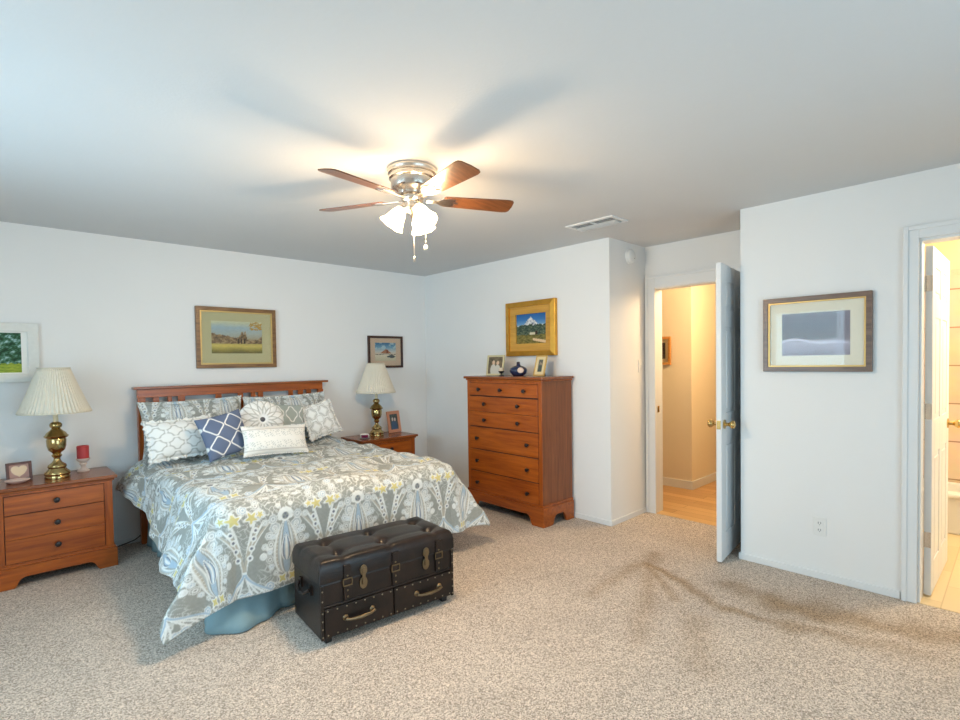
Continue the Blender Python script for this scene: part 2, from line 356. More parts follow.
# ================================================================ PATTERNS (cloth prints)
def ss(e0, e1, x):
    t = np.clip((x-e0)/(e1-e0), 0, 1); return t*t*(3-2*t)
def comp(col, mask, c):
    return col*(1-mask[..., None])+np.array(c)*mask[..., None]
def paisley(s, t, sc=1.0, seed=3):
    """grey ground with white-lined teardrops, branching fans with yellow stars, curls and fine lace; s across, t towards the head"""
    s = s/sc; t = t/sc
    P, Q = .46, .62
    row = np.floor(t/Q); x = np.mod(s+row*P*.5+P/2, P)-P/2; y = np.mod(t, Q)
    G_, W_, B_, Y_, D_, T_, S_ = lin(152, 155, 150), lin(224, 227, 225), lin(164, 184, 200), lin(208, 198, 136), lin(116, 122, 134), lin(180, 175, 162), lin(174, 182, 185)
    col = np.ones(s.shape+(3,))*np.array(G_)
    aa = .0036
    rs = np.random.RandomState(seed)
    def wrap(dx): return np.mod(dx+P/2, P)-P/2
    def wy(dy): return np.mod(dy+Q/2, Q)-Q/2
    def ring(cx, cy, r, wd, c, fill=None, both=True):
        nonlocal col
        for sg in ((1, -1) if both and .004 < abs(cx) < P/2-.004 else (1,)):
            d = np.hypot(wrap(x-sg*cx), wy(y-cy))
            if fill is not None: col = comp(col, 1-ss(r-aa, r+aa, d), fill)
            col = comp(col, 1-ss(wd*.5, wd*.5+aa, np.abs(d-r)), c)
    def scal(cx, cy, r, n, c, fill, ph=0):           # scalloped bud
        nonlocal col
        for sg in ((1, -1) if .004 < abs(cx) < P/2-.004 else (1,)):
            dx, dy = wrap(x-sg*cx), wy(y-cy); d = np.hypot(dx, dy); e = r*(1+.16*np.abs(np.cos(n*.5*np.arctan2(dy, dx*sg)+ph))-.10)
            col = comp(col, 1-ss(-aa, aa, d-e), c); col = comp(col, 1-ss(-aa, aa, d-e+.0046), fill); 
            col = comp(col, 1-ss(.0012, .0012+aa, np.abs(d-r*.42)), c)
    def stroke(fx, y0, y1, wd, c):
        nonlocal col
        v = (y-y0)/(y1-y0); ok = ((v > 0) & (v < 1)); vv = np.clip(v, 0, 1); e = 1e-2
        sl = (fx(np.clip(vv+e, 0, 1))-fx(np.clip(vv-e, 0, 1)))/(2*e)/(y1-y0)
        for sg in (1, -1):
            d = np.abs(wrap(x-P/2)*sg-fx(vv))/np.sqrt(1+sl*sl); col = comp(col, (1-ss(wd*.5, wd*.5+aa, d))*ok, c)
    # fine lace over most of the ground
    g = 2*PI*(s+.018*np.sin(t*47)+.011*np.sin(t*103+s*60))/.036+2.2*np.sin(t*58+1.5*np.sin(s*39))
    h_ = 2*PI*(t+.016*np.sin(s*53)+.010*np.sin(s*97+t*41))/.040+2.0*np.sin(s*49+1.7*np.sin(t*43))
    lace = np.maximum(1-ss(.10, .32, np.abs(np.sin(g*.5))), 1-ss(.10, .32, np.abs(np.sin(h_*.5))))
    dense = ss(.36, .46, y)*(1-ss(.60, .62, y))+(1-ss(.02, .07, y))
    patch = ss(-.2, .5, np.sin(s*21+1)*np.sin(t*17)+.5*np.sin(s*9-t*13))
    col = comp(col, lace*np.clip(.52*patch+.70*dense, 0, .8), W_)
    for k in range(26):
        cx, cy, r = rs.uniform(.02, P/2), rs.uniform(.40, Q+.04), rs.uniform(.012, .026)
        scal(cx, np.mod(cy, Q), r, rs.randint(5, 9), W_, (B_, S_, G_, G_)[rs.randint(4)])
    # fan at the cell edge: stems meeting low down, spreading above and below
    for c_, wd in ((.055, .009), (.105, .008), (.15, .006)):
        stroke(lambda v, c_=c_: c_*v**1.9+.005, .10, .39, wd, W_)
    for c_ in (.08, .128): stroke(lambda v, c_=c_: c_*v**1.9+.004, .13, .37, .007, T_)
    for c_, wd in ((.16, .007), (.12, .006), (.08, .006), (.04, .005)):
        stroke(lambda v, c_=c_: c_*(1-v)**1.7+.004, -.02, .13, wd, W_)
    stroke(lambda v: .14*(1-v)**1.7+.004, 0, .12, .007, B_)
    for cy, cx in ((.20, .030), (.25, .040), (.30, .052), (.345, .064)): ring(P/2-cx, cy, .0125, .006, W_, D_)
    for cx, cy, r in ((.168, .335, .030), (.135, .295, .022), (.180, .285, .020), (.110, .24, .018), (.16, .385, .024), (.115, .375, .018)):
        scal(P/2-cx, cy, r, 7, W_, S_)
    for cx, cy, r in ((.10, .19, .015), (.135, .225, .014)): ring(P/2-cx, cy, r, .007, W_, T_); ring(P/2-cx, cy, .005, .005, W_)
    for cx, cy, r in ((.045, .415, .032), (.092, .425, .020)):
        for sg in (1, -1):
            dx, dy = wrap(x-P/2+sg*cx), y-cy; a = np.arctan2(dy, dx); d = np.hypot(dx, dy)*(1+.34*np.cos(5*a+sg))
            col = comp(col, 1-ss(r-.004, r+.002, d), W_); col = comp(col, 1-ss(r*.72-.004, r*.72, d), Y_)
    # teardrop
    y0, Hh, Wd = .07, .30, .066
    v = np.clip((y-y0)/Hh, 1e-4, 1-1e-4); ins = ((y > y0) & (y < y0+Hh))
    hw = Wd*2.49*np.sqrt(v)*(1-v)**.9+.010
    for k in range(7):
        vv = .05+.80*k/6; hx = (Wd*2.49*math.sqrt(vv)*(1-vv)**.9+.010)+.020
        scal(hx, y0+vv*Hh, .021 if k in (2, 4) else .016, 6, W_, B_ if k % 2 else G_)
    Lv = np.where(ins, np.abs(x)/hw, 9)
    for lo, c in ((1.0, W_), (.83, T_), (.68, S_), (.56, W_), (.44, G_), (.30, B_)):
        col = comp(col, (1-ss(lo-.05, lo+.05, Lv)), c)
    rip = (np.abs(np.sin(y*150)) < .35)&(Lv < .82)&(Lv > .70); col = comp(col, rip*.7, W_)
    v2 = np.clip((y-y0-.07)/.15, 1e-4, 1-1e-4); L2 = np.where((y > y0+.07) & (y < y0+.22), np.abs(x)/(.030*2.49*np.sqrt(v2)*(1-v2)**.9+.002), 9)
    for lo, c in ((1., W_), (.74, D_), (.5, B_), (.25, W_)): col = comp(col, 1-ss(lo-.08, lo+.08, L2), c)
    for a in range(7):
        q = PI*(a-.5)/6; ring(.030*math.cos(q) if abs(math.cos(q)) > .1 else 0, y0+Hh+.022+.030*math.sin(q), .010, .007, W_, W_)
    ring(0, y0+Hh+.020, .025, .008, W_, G_)
    for cx, cy in ((0, .010), (.009, -.006)): ring(cx, y0+Hh+.020+cy, .004, .002, D_, D_)
    for sg in (1, -1):
        dx, dy = x-sg*.03, y-.045; a = np.arctan2(dy, dx); d = np.hypot(dx, dy)*(1+.3*np.cos(4*a)); col = comp(col, 1-ss(.022, .028, d), W_); col = comp(col, 1-ss(.015, .019, d), Y_)
    return col
def fabric_noise(s, t, amp):
    return 1+amp*(np.sin(s*143+np.sin(t*71)*2)*np.sin(t*131+np.sin(s*57)*2))
def ogee(u, v, pu, pv, wd, ground, line, second=None, wave=.0):
    a, b_ = 2*PI*u/pu, 2*PI*v/pv
    f = np.cos(a)+np.cos(b_)+wave*np.cos(2*a)*np.cos(2*b_)
    gx = np.sin(a)*2*PI/pu; gy = np.sin(b_)*2*PI/pv
    d = np.abs(f)/np.sqrt(gx*gx+gy*gy+40)
    col = np.ones(u.shape+(3,))*np.array(ground)
    if second is not None:
        d2 = np.abs(np.abs(f)-.8)/np.sqrt(gx*gx+gy*gy+40); col = comp(col, 1-ss(wd*.3, wd*.3+.004, d2), second)
    return comp(col, 1-ss(wd*.5, wd*.5+.004, d), line)

# ================================================================ BED
bed = thing('bed', 'queen bed with slatted cherry headboard and blue dust ruffle against the far wall', 'bed', (1.65, 4.0, 0))
def W(o, root):   # keep world placement of a part modelled in world coordinates
    o.matrix_parent_inverse = Matrix.Translation(-Vector(root.location)); return o
hbm = MB().box(.858, 2.428, 4.825, 4.86, 1.165, 1.232)
hb = W(hbm.build('headboard', M['wx'], bed, .003), bed)
def sub(o, par=hb): o.parent = par; o.matrix_parent_inverse = par.matrix_parent_inverse.inverted() if False else Matrix.Identity(4); return o
MB().box(.83, 2.478, 4.80, 4.885, 1.232, 1.252).build('top_cap', M['topx'], hb, .004)
MB().box(.909, 2.39, 4.83, 4.855, .62, .72).build('lower_rail', M['wx'], hb, .003)
for x0, x1 in ((.858, .912), (2.384, 2.43)):
    MB().box(x0, x1, 4.815, 4.87, .0, 1.165).build('headboard_post', M['wz'], hb, .004)
for x0, x1 in ((.968, 1.010), (1.07, 1.103), (1.147, 1.199), (1.436, 1.485), (1.62, 1.668), (1.736, 1.772), (1.798, 1.844), (2.084, 2.128), (2.178, 2.229), (2.264, 2.311)):
    MB().box(x0, x1, 4.835, 4.851, .72, 1.165).build('slat', M['wz'], hb, .002)
cloth_w = simple('mattress_ticking', (.75, .74, .71), .9, bump=.2)
W(MB().box(.93, 2.38, 2.98, 4.79, .33, .625).build('mattress', cloth_w, bed, .05, seg=4), bed)
W(MB().box(.93, 2.38, 2.98, 4.79, .12, .325).build('box_spring', cloth_w, bed, .02), bed)
# dust ruffle: pleated skirt round three sides
pts = []
x0, x1, yf, yb, rc = .905, 2.388, 2.965, 4.78, .10
def path():
    p = []
    for k in range(120): p.append((x0, yb+(yf+rc-yb)*k/120, -1, 0))
    for k in range(24): a = PI+PI/2*k/24; p.append((x0+rc+rc*math.cos(a), yf+rc+rc*math.sin(a), math.cos(a), math.sin(a)))
    for k in range(100): p.append((x0+rc+(x1-x0-2*rc)*k/100, yf, 0, -1))
    for k in range(24): a = 1.5*PI+PI/2*k/24; p.append((x1-rc+rc*math.cos(a), yf+rc+rc*math.sin(a), math.cos(a), math.sin(a)))
    for k in range(121): p.append((x1, yf+rc+(yb-yf-rc)*k/120, 1, 0))
    return np.array(p)
pp = path(); nz = 10; zz = np.linspace(.33, .004, nz)
U = np.arange(len(pp))
ex = np.zeros(len(pp)); ex[112:160] = np.sin(np.linspace(0, PI, 48))*.13; ex[242:270] = np.sin(np.linspace(0, PI, 28))*.05
sh = np.linspace(0, 1, nz)[None, :]**1.3
off = sh*(ex[:, None]+.012+.010*np.sin(U*.55)[:, None])
o = grid_mesh('dust_ruffle', pp[:, 0:1]+pp[:, 2:3]*off, pp[:, 1:2]+pp[:, 3:4]*off, np.repeat(zz[None], len(pp), 0), None, simple('dusty_blue_cotton', lin(132, 160, 168), .9, bump=.1), bed)
W(o, bed)
plab(o, 'dusty blue dust ruffle'); sm = o.modifiers.new('s', 'SOLIDIFY'); sm.thickness = .006

# comforter
res = .0042
xLf, xRf, yF, yHd = .925, 2.41, 2.955, 4.775
Us, Ut, RR, ztop = .48, .56, .10, .675
s = np.arange(xLf-Us, xRf+Us+.001, res); t = np.arange(yF-Ut, yHd+.001, res)
S, T = np.meshgrid(s, t, indexing='ij')
headk = 1-.46*ss(3.5, 4.75, T)                 # the sides ride up near the headboard
ds = np.maximum(np.maximum(xLf-S, S-xRf), 0)*headk; sgn = np.where(S < (xLf+xRf)/2, -1., 1.)
dt = np.maximum(yF-T, 0)
rho = np.hypot(ds, dt); rho = rho*(1-np.where(sgn < 0, .07, .15)*np.sin(2*np.arctan2(dt, ds+1e-9))**2*ss(.2, .7, rho)); phi = np.arctan2(dt, ds+1e-9)   # 0 side, 90 foot
pn = phi/(PI/2)
corner = np.sin(2*phi)**2
left = sgn < 0
alpha = np.where(left, R_(15)+R_(14)*ss(3.75, 3.1, T), R_(24)+R_(6)*ss(3.75, 3.1, T))*(1-pn)+R_(1)*pn + corner*np.where(left, R_(8), R_(13))
phd = PI/2*pn**np.where(left, 2.3, 2.3)
thm = PI/2-alpha
arc = RR*thm
th = np.minimum(rho, arc)/RR
rest = np.maximum(rho-arc, 0)
out = RR*np.sin(th)+rest*np.cos(thm)
down = RR*(1-np.cos(th))+rest*np.sin(thm)
# folds
k = np.clip(rest/.5, 0, 1)
out += k*corner*.072*np.cos((phi-R_(46))/R_(44)*2*PI)
out += k*(1-corner)*(.020*np.sin(T*11.5+1)*(1-pn)+.016*np.sin(S*13)*pn)
out += .105*ss(4.1, 4.75, T)*np.clip(rho/.2, 0, 1)*(1-pn)*left
out += k*corner*left*.022*np.cos((phi-R_(46))/R_(44)*4*PI)
out = np.maximum(out, 0)
cx = np.clip(S, xLf, xRf); cy = np.maximum(T, yF)
X = cx+sgn*out*np.cos(phd); Y = cy-out*np.sin(phd)
topm = np.clip(1-rho/.25, 0, 1)
puff = .016*np.sin(S*7+T*3+np.sin(T*5))*np.sin(T*6-S*2)+.008*np.sin(T*23+2*np.sin(S*5))+.010*np.sin((S-xLf)/(xRf-xLf)*PI)
puff += .006*np.sin(T*38+3*np.sin(S*4+1))*ss(3.6, 4.2, T)
Z = ztop-down+puff*topm
puff += .028*np.exp(-((S-2.36)/.16)**2)*ss(3.2, 3.6, T)
Z = ztop-down+puff*topm
X += (.006*np.sin(T*27+Z*9)*sgn)*(1-topm)*np.cos(phd)
Z = np.maximum(Z, .022)
pcol = paisley(S-1.655, T-2.40)
pcol *= fabric_noise(S, T, .05)[..., None]
M['paisley'] = vcol('paisley_cotton', .85, .25, 160)
hemx, hemy = np.pad(X, 1, 'edge'), np.pad(Y, 1, 'edge'); hemz = np.pad(Z, 1, 'edge')       # turned-under hem gives the edge its thickness
hemx[0, :] += .014; hemx[-1, :] -= .014; hemy[:, 0] += .014; hemz[0, :] -= .004; hemz[-1, :] -= .004; hemz[:, 0] -= .004; hemz[:, -1] -= .012
cf = grid_mesh('comforter', hemx, hemy, hemz, np.pad(pcol, ((1, 1), (1, 1), (0, 0)), 'edge'), M['paisley'])
tag(cf, 'grey and white paisley comforter draped over the bed down to the carpet', 'comforter')

# ---------------------------------------------------------------- pillows
def pillow(name, label, center, wd, ht, th, lean, yaw, roll, colf, flange=0, ruf=0, rnd=False, nu=84, bump=.2, group='pillows piled against the headboard', pinch=.07, button=False, piping=None):
    """standing pillow; local u across, v up, thickness along the lean normal"""
    ext = 1+2*flange/wd; exv = 1+2*flange/ht
    u = np.linspace(-1, 1, nu); v = np.linspace(-1, 1, nu)
    Ug, Vg = np.meshgrid(u, v, indexing='ij')
    if rnd:                                # square to disc
        Ux = Ug*np.sqrt(1-Vg**2/2); Vx = Vg*np.sqrt(1-Ug**2/2)
        rr = np.hypot(Ux, Vx); prof = np.sqrt(np.clip(1-rr**2.6, 0, 1))
        prof = prof*(1-.38*np.exp(-(rr/.22)**2))
        an = np.arctan2(Vx, Ux); prof = prof*(1+.05*np.cos(an*16)*ss(.1, .5, rr))
        A, B = Ux*wd/2, Vx*ht/2
    else:
        Au, Av = Ug*ext, Vg*exv
        iu, iv = np.clip(1-np.abs(Au)**2.4, 0, 1), np.clip(1-np.abs(Av)**2.4, 0, 1)
        prof = (iu*iv)**.48
        A = Au*wd/2*(1-pinch*(1-np.minimum(np.abs(Vg), 1)**2)*0-pinch*(np.abs(Vg)**0)*0)
        A = Au*wd/2*(1-pinch*(1-Vg**2)); B = Av*ht/2*(1-pinch*(1-Ug**2))
    rsn = np.random.RandomState(abs(hash(label)) % 1000 if False else int(center[0]*1000) % 997)
    ph = rsn.uniform(0, 6, 6)
    prof = prof*(1+.07*np.sin(Ug*3+ph[0])*np.sin(Vg*4+ph[1])+.03*np.sin(Ug*9+ph[2]+Vg*5))
    edge = np.zeros_like(A)
    if ruf:
        e = np.maximum(np.abs(Ug), np.abs(Vg)); k = ss(.86, 1, e)
        edge = ruf*k*np.sin((Ug+Vg*1.0)*34+ph[3])*.6
        A = A+np.sign(Ug)*k*ruf*.35*np.sin(Vg*26+ph[4])*(np.abs(Ug) > .8); B = B+np.sign(Vg)*k*ruf*.35*np.sin(Ug*26+ph[5])*(np.abs(Vg) > .8)
    col = colf(A, B)
    o = None
    Aall = np.concatenate([A, A[::-1]], 0); Ball = np.concatenate([B, B[::-1]], 0)
    Pf = -(prof*th/2+.006)+edge; Pb = (prof*th/2+.006)+edge
    Pall = np.concatenate([Pf, Pb[::-1]], 0); call = np.concatenate([col, col[::-1]], 0)
    # rows run round the pillow; close the ring, then weld the top and bottom seams
    Aall = np.concatenate([Aall, Aall[:1]], 0); Ball = np.concatenate([Ball, Ball[:1]], 0); Pall = np.concatenate([Pall, Pall[:1]], 0); call = np.concatenate([call, call[:1]], 0)
    mt = Matrix.Rotation(yaw, 3, 'Z') @ Matrix.Rotation(lean, 3, 'X') @ Matrix.Rotation(roll, 3, 'Y')
    loc = np.stack([Aall, Pall, Ball], -1) @ np.array(mt.transposed())
    o = grid_mesh(name, loc[..., 0], loc[..., 1], loc[..., 2], call, vcol(name+'_fabric', .9, bump, 260))
    o.location = center
    bm = bmesh.new(); bm.from_mesh(o.data)
    n = Aall.shape[0]; m_ = Aall.shape[1]
    bm.verts.ensure_lookup_table()
    for j in (0, m_-1):                       # stitch the open top and bottom seams
        for i in range(nu-1):
            a, b_, c, d = i*m_+j, (i+1)*m_+j, (2*nu-2-i)*m_+j, (2*nu-1-i)*m_+j
            try: bm.faces.new([bm.verts[q] for q in (a, b_, c, d)])
            except ValueError: pass
    bmesh.ops.remove_doubles(bm, verts=bm.verts, dist=1e-5); bmesh.ops.recalc_face_normals(bm, faces=bm.faces)
    for f_ in bm.faces: f_.smooth = True
    bm.to_mesh(o.data); bm.free()
    tag(o, label, 'pillow', group)
    if button:
        bt = MB().lathe([(.001, -.004), (.02, -.004), (.026, 0), (.022, .008), (.012, .011), (.001, .012)], 20, mt.to_4x4() @ Matrix.Translation((0, -th*.31-.004, 0)) @ Matrix.Rotation(PI/2, 4, 'X'))
        plab(bt.build('button', simple('dark_button', (.06, .06, .075), .4), o, smooth=True), 'dark round tufting button')
    return o
Wt, Wg = lin(243, 242, 238), lin(194, 192, 186)
def f_pais(a, b_): return paisley(a+.13, b_+.055, .8, 5)*fabric_noise(a, b_, .04)[..., None]
def f_pais2(a, b_): return paisley(a+.31, b_+.05, .8, 7)*fabric_noise(a, b_, .04)[..., None]
def f_trel(a, b_): return ogee(a, b_, .115, .098, .006, Wt, Wg, None, .35)
def f_trel2(a, b_): return ogee(a+.02, b_, .115, .13, .007, Wt, Wg, lin(214, 211, 205), .3)
def f_blue(a, b_): return ogee(a, b_, .150, .150, .005, lin(104, 116, 142), Wt, None, .04)
def f_sage(a, b_): return ogee(a+.03, b_+.02, .125, .17, .006, lin(172, 180, 174), Wt, None, .2)
def f_round(a, b_):
    r = np.hypot(a, b_); an = np.arctan2(b_, a)
    col = np.ones(a.shape+(3,))*np.array(Wt)
    for sg in (1, -1):
        d = np.abs(np.sin(an*7+sg*r*26))*r/7*1.4
        col = comp(col, (1-ss(.004, .009, d))*ss(.03, .06, r), Wg)
    return col
def f_lace(a, b_):
    n = (np.sin(a*210+np.sin(b_*90)*2)*np.sin(b_*190+np.sin(a*80)*2))
    col = np.ones(a.shape+(3,))*np.array(lin(238, 236, 230))
    bands = (np.abs(np.abs(b_)-.045) < .028) | (np.abs(b_) > .105)
    col = comp(col, ss(.15, .6, n)*bands*.75, lin(190, 192, 188))
    return comp(col, (np.abs(np.abs(b_)-.082) < .006)*.7+0*a, lin(196, 192, 186))
pillow('pillow_sham', 'grey paisley pillow sham at the left against the headboard, behind the white trellis pillow', (1.228, 4.675, .925), .73, .40, .15, R_(-14), 0, R_(-1), f_pais, flange=.025, nu=120)
pillow('pillow_sham', 'grey paisley pillow sham at the right against the headboard, behind the round pillow', (2.015, 4.68, .925), .73, .39, .15, R_(-14), 0, R_(-1), f_pais2, flange=.025, nu=120)
pillow('trellis_pillow', 'ruffled white trellis pillow at the left end of the pile', (1.065, 4.43, .862), .45, .29, .15, R_(-22), R_(3), R_(-2), f_trel, flange=.02, ruf=.016)
pillow('trellis_pillow', 'ruffled white trellis pillow tilted at the right end of the pile', (2.235, 4.50, .897), .285, .30, .10, R_(-20), R_(-8), R_(-14), f_trel2, flange=.02, ruf=.014)
pillow('square_pillow', 'sage green pillow with white ogee lattice, behind the lacy lumbar pillow', (1.90, 4.475, .905), .335, .335, .09, R_(-20), R_(4), R_(8), f_sage, nu=90)
pillow('square_pillow', 'slate blue square pillow with white lattice lines', (1.305, 4.20, .884), .34, .335, .11, R_(-20), R_(4), R_(-11), f_blue, nu=90)
pillow('round_pillow', 'round white tufted pillow with a dark center button', (1.63, 4.335, .955), .37, .33, .10, R_(-18), 0, 0, f_round, rnd=True, nu=100, button=True)
pillow('lumbar_pillow', 'white lacy rectangular lumbar pillow in front of the round pillow', (1.635, 4.055, .822), .50, .225, .11, R_(-20), R_(1), R_(3), f_lace, flange=.008, nu=110)

# ================================================================ CASE FURNITURE
def knob(x, y, z, ax, par):      # ax: outward direction
    mt = Matrix.Translation((x, y, z)) @ Vector((0, 0, 1)).rotation_difference(Vector(ax)).to_matrix().to_4x4()
    return MB().lathe([(.009, 0), (.008, .012), (.015, .018), (.018, .024), (.016, .030), (.006, .033)], 16, mt).build('knob', M['dark'], par, smooth=True)
def bracket_poly(w_, h_, foot, arch):    # bracket-foot apron outline, counter-clockwise
    p = [(0, 0), (foot, 0)]
    for k in range(1, 7):
        a = PI/2*k/6; p.append((foot+.012+.05*(1-math.cos(a)), arch*math.sin(a)))
    p2 = [(w_-x, y) for x, y in reversed(p)]
    return p+p2+[(w_, h_), (0, h_)]
# nightstand, local origin at base center of the back; front faces -y
def nightstand(label):
    n = thing('nightstand', label, 'nightstand', (.32, 4.90, 0), 0, 'matching nightstands either side of the bed')
    w2, dp = .31, .41
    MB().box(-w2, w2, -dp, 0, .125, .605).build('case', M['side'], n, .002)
    fr = MB()
    for x0, x1 in ((-w2, -.263), (.263, w2)): fr.box(x0, x1, -dp-.004, -dp+.004, .13, .605)
    fr.box(-.263, .263, -dp-.004, -dp+.004, .578, .605); fr.box(-.263, .263, -dp-.004, -dp+.004, .13, .152)
    fr.build('face_frame', M['wz'], n, .0015)
    MB().box(-.263, .263, -dp-.001, -dp+.003, .152, .578).build('gap_shade_sheet', M['gap'], n)  # flat dark sheet giving the shade between the drawers
    MB().box(-w2-.028, w2+.028, -dp-.03, .0, .607, .630).build('top', M['topx'], n, .006)
    MB().box(-w2-.012, w2+.012, -dp-.014, 0, .593, .607).build('top_molding', M['wx'], n, .005)
    bs = MB()
    bs.prism(bracket_poly(2*w2+.036, .128, .105, .062), 0, .022, Matrix.Translation((-w2-.018, -dp-.018, 0)) @ Matrix.Rotation(PI/2, 4, 'X') @ Matrix.Translation((0, 0, -.022)))
    for x in (-w2-.018, w2-.004):
        bs.prism(bracket_poly(dp+.010, .128, .09, .062), 0, .022, Matrix.Translation((x, -dp+.004, 0)) @ Matrix(((0, 0, 1, 0), (1, 0, 0, 0), (0, 1, 0, 0), (0, 0, 0, 1))))
    bs.box(-w2-.010, w2+.010, -dp-.010, 0, .128, .142)
    bs.build('bracket_base', M['wx'], n, .003)
    for z0, z1, zk in ((.458, .575, .517), (.302, .453, .374), (.155, .300, .230)):
        d = MB().box(-.259, .259, -dp-.010, -dp-.001, z0, z1).build('drawer', M['wx'], n, .002)
        knob(0, -dp-.010, zk, (0, -1, 0), d)
    return n
nsL = nightstand('cherry nightstand left of the bed, its three drawers in full view')
nsL.location = (.316, 4.875, 0); nsL.scale = (1, 1, 1.032)
nsR = copy_tree(nsL); nsR.location = (2.985, 4.89, 0); nsR['label'] = 'cherry nightstand right of the bed, half hidden behind the comforter'

# tall dresser: front faces -x
dr = thing('chest_of_drawers', 'tall cherry chest of six drawers with dark knobs against the right wall', 'dresser', (3.79, 3.252, 0), R_(-1.2))
Dp, w2 = .405, .475
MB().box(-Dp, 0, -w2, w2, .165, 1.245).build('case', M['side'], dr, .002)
fr = MB()
for y0, y1 in ((-w2, -.438), (.438, w2)): fr.box(-Dp-.004, -Dp+.004, y0, y1, .165, 1.245)
fr.box(-Dp-.004, -Dp+.004, -.438, .438, 1.213, 1.245); fr.box(-Dp-.004, -Dp+.004, -.438, .438, .165, .183)
fr.build('face_frame', M['wz'], dr, .0015)
MB().box(-Dp-.001, -Dp+.003, -.438, .438, .183, 1.213).build('gap_shade_sheet', M['gap'], dr)  # dark sheet again, shade painted into the gaps of the chest
MB().box(-Dp-.03, .0, -w2-.028, w2+.028, 1.252, 1.275).build('top', M['topy'], dr, .006)
MB().box(-Dp-.014, 0, -w2-.012, w2+.012, 1.236, 1.252).build('top_molding', M['wy'], dr, .005)
bs = MB()
bs.prism(bracket_poly(2*w2+.036, .165, .13, .085), 0, .024, Matrix.Translation((-Dp-.018, -w2-.018, 0)) @ Matrix(((0, 0, 1, 0), (1, 0, 0, 0), (0, 1, 0, 0), (0, 0, 0, 1))))
for y in (-w2+.006, w2+.018):
    bs.prism(bracket_poly(Dp-.008, .165, .10, .085), 0, .024, Matrix.Translation((-Dp+.006, y, 0)) @ Matrix.Rotation(PI/2, 4, 'X'))
bs.box(-Dp-.010, 0, -w2-.010, w2+.010, .165, .185)
bs.build('bracket_base', M['wy'], dr, .003)
for z0, z1, zk, ky in ((1.096, 1.210, 1.152, (-.29, 0, .29)), (.944, 1.084, 1.016, (-.215, .215)), (.802, .941, .866, (-.215, .215)), (.584, .793, .687, (-.32, .32)), (.374, .576, .474, (-.32, .32)), (.187, .366, .266, (-.32, .32))):
    d = MB().box(-Dp-.011, -Dp-.001, -.434, .434, z0, z1).build('drawer', M['wy'], dr, .002)
    for y in ky: knob(-Dp-.011, y, zk, (-1, 0, 0), d)

# ---------------------------------------------------------------- table lamps
def table_lamp(label, loc):
    l = thing('table_lamp', label, 'lamp', loc, 0, 'matching brass table lamps')
    prof = [(.001, 0), (.070, 0), (.072, .012), (.068, .022), (.074, .030), (.072, .042), (.055, .058), (.048, .070), (.054, .080), (.050, .092), (.030, .108), (.020, .125), (.018, .140), (.028, .152),
            (.030, .160), (.022, .168), (.028, .178), (.046, .195), (.054, .225), (.056, .265), (.052, .275), (.066, .285), (.070, .293), (.062, .300), (.054, .315), (.034, .332), (.024, .345), (.034, .356), (.036, .372), (.028, .384), (.014, .392)]
    MB().lathe(prof, 36).build('base', M['oldbrass'], l, smooth=True)
    MB().lathe([(.015, .390), (.015, .470), (.017, .474), (.017, .49), (.012, .495)], 20).build('candle_sleeve', M['cream'], l, smooth=True)
    MB().tube([(0, 0, .49), (0, 0, .745)], .004).lathe([(.004, .740), (.010, .746), (.006, .754), (.001, .757)], 12).build('stem', M['oldbrass'], l, smooth=True)
    MB().lathe([(.010, .495), (.012, .51), (.028, .55), (.030, .575), (.018, .60), (.001, .606)], 18).build('bulb', simple('frosted_bulb', (.85, .84, .80), .3), l, smooth=True)
    n = 384; k = np.arange(n+1); a = 2*PI*k/n
    z = np.linspace(0, 1, 12)
    A, Zz = np.meshgrid(a, z, indexing='ij')
    r = .202+(.088-.202)*(Zz**.92); r = r+.0042*np.cos(A*52)*(1-.5*Zz)
    o = grid_mesh('lamp_shade', r*np.cos(A), r*np.sin(A), .458+.305*Zz, None, SHADE, l)
    sm = o.modifiers.new('s', 'SOLIDIFY'); sm.thickness = .003
    plab(o, 'cream pleated lamp shade')
    for rr, zz_, nm in ((.202, .456, 'lower_trim'), (.0885, .762, 'upper_trim')): MB().tube([(rr*math.cos(2*PI*q/64), rr*math.sin(2*PI*q/64), zz_) for q in range(65)], .004, 6).build(nm, BRAID, o, smooth=True)
    return l
m, N, L, b = mat_new('pleated_cream_shade'); SHADE = m
b.inputs['Base Color'].default_value = rgba((.86, .79, .64)); b.inputs['Roughness'].default_value = .85
tcx = N.new('ShaderNodeTexCoord'); nz_ = N.new('ShaderNodeTexNoise'); nz_.inputs['Scale'].default_value = 40; L.new(tcx.outputs['Object'], nz_.inputs['Vector'])
mxx = N.new('ShaderNodeMix'); mxx.data_type = 'RGBA'; mxx.inputs[6].default_value = (.90, .845, .72, 1); mxx.inputs[7].default_value = (.95, .90, .79, 1); L.new(nz_.outputs[0], mxx.inputs[0]); L.new(mxx.outputs[2], b.inputs['Base Color'])
tl = N.new('ShaderNodeBsdfTranslucent'); tl.inputs[0].default_value = (.85, .75, .55, 1); ms = N.new('ShaderNodeMixShader'); ms.inputs[0].default_value = .3
L.new(b.outputs[0], ms.inputs[1]); L.new(tl.outputs[0], ms.inputs[2]); L.new(ms.outputs[0], N['Material Output'].inputs[0])
BRAID = simple('cream_braid', (.72, .66, .52), .8)
lampL = table_lamp('brass table lamp with cream pleated shade on the left nightstand, near the red candle', (.338, 4.62, .6505))
lampR = copy_tree(lampL); lampR.location = (2.955, 4.68, .6505); lampR['label'] = 'brass table lamp with cream pleated shade on the right nightstand, below the small dark picture'

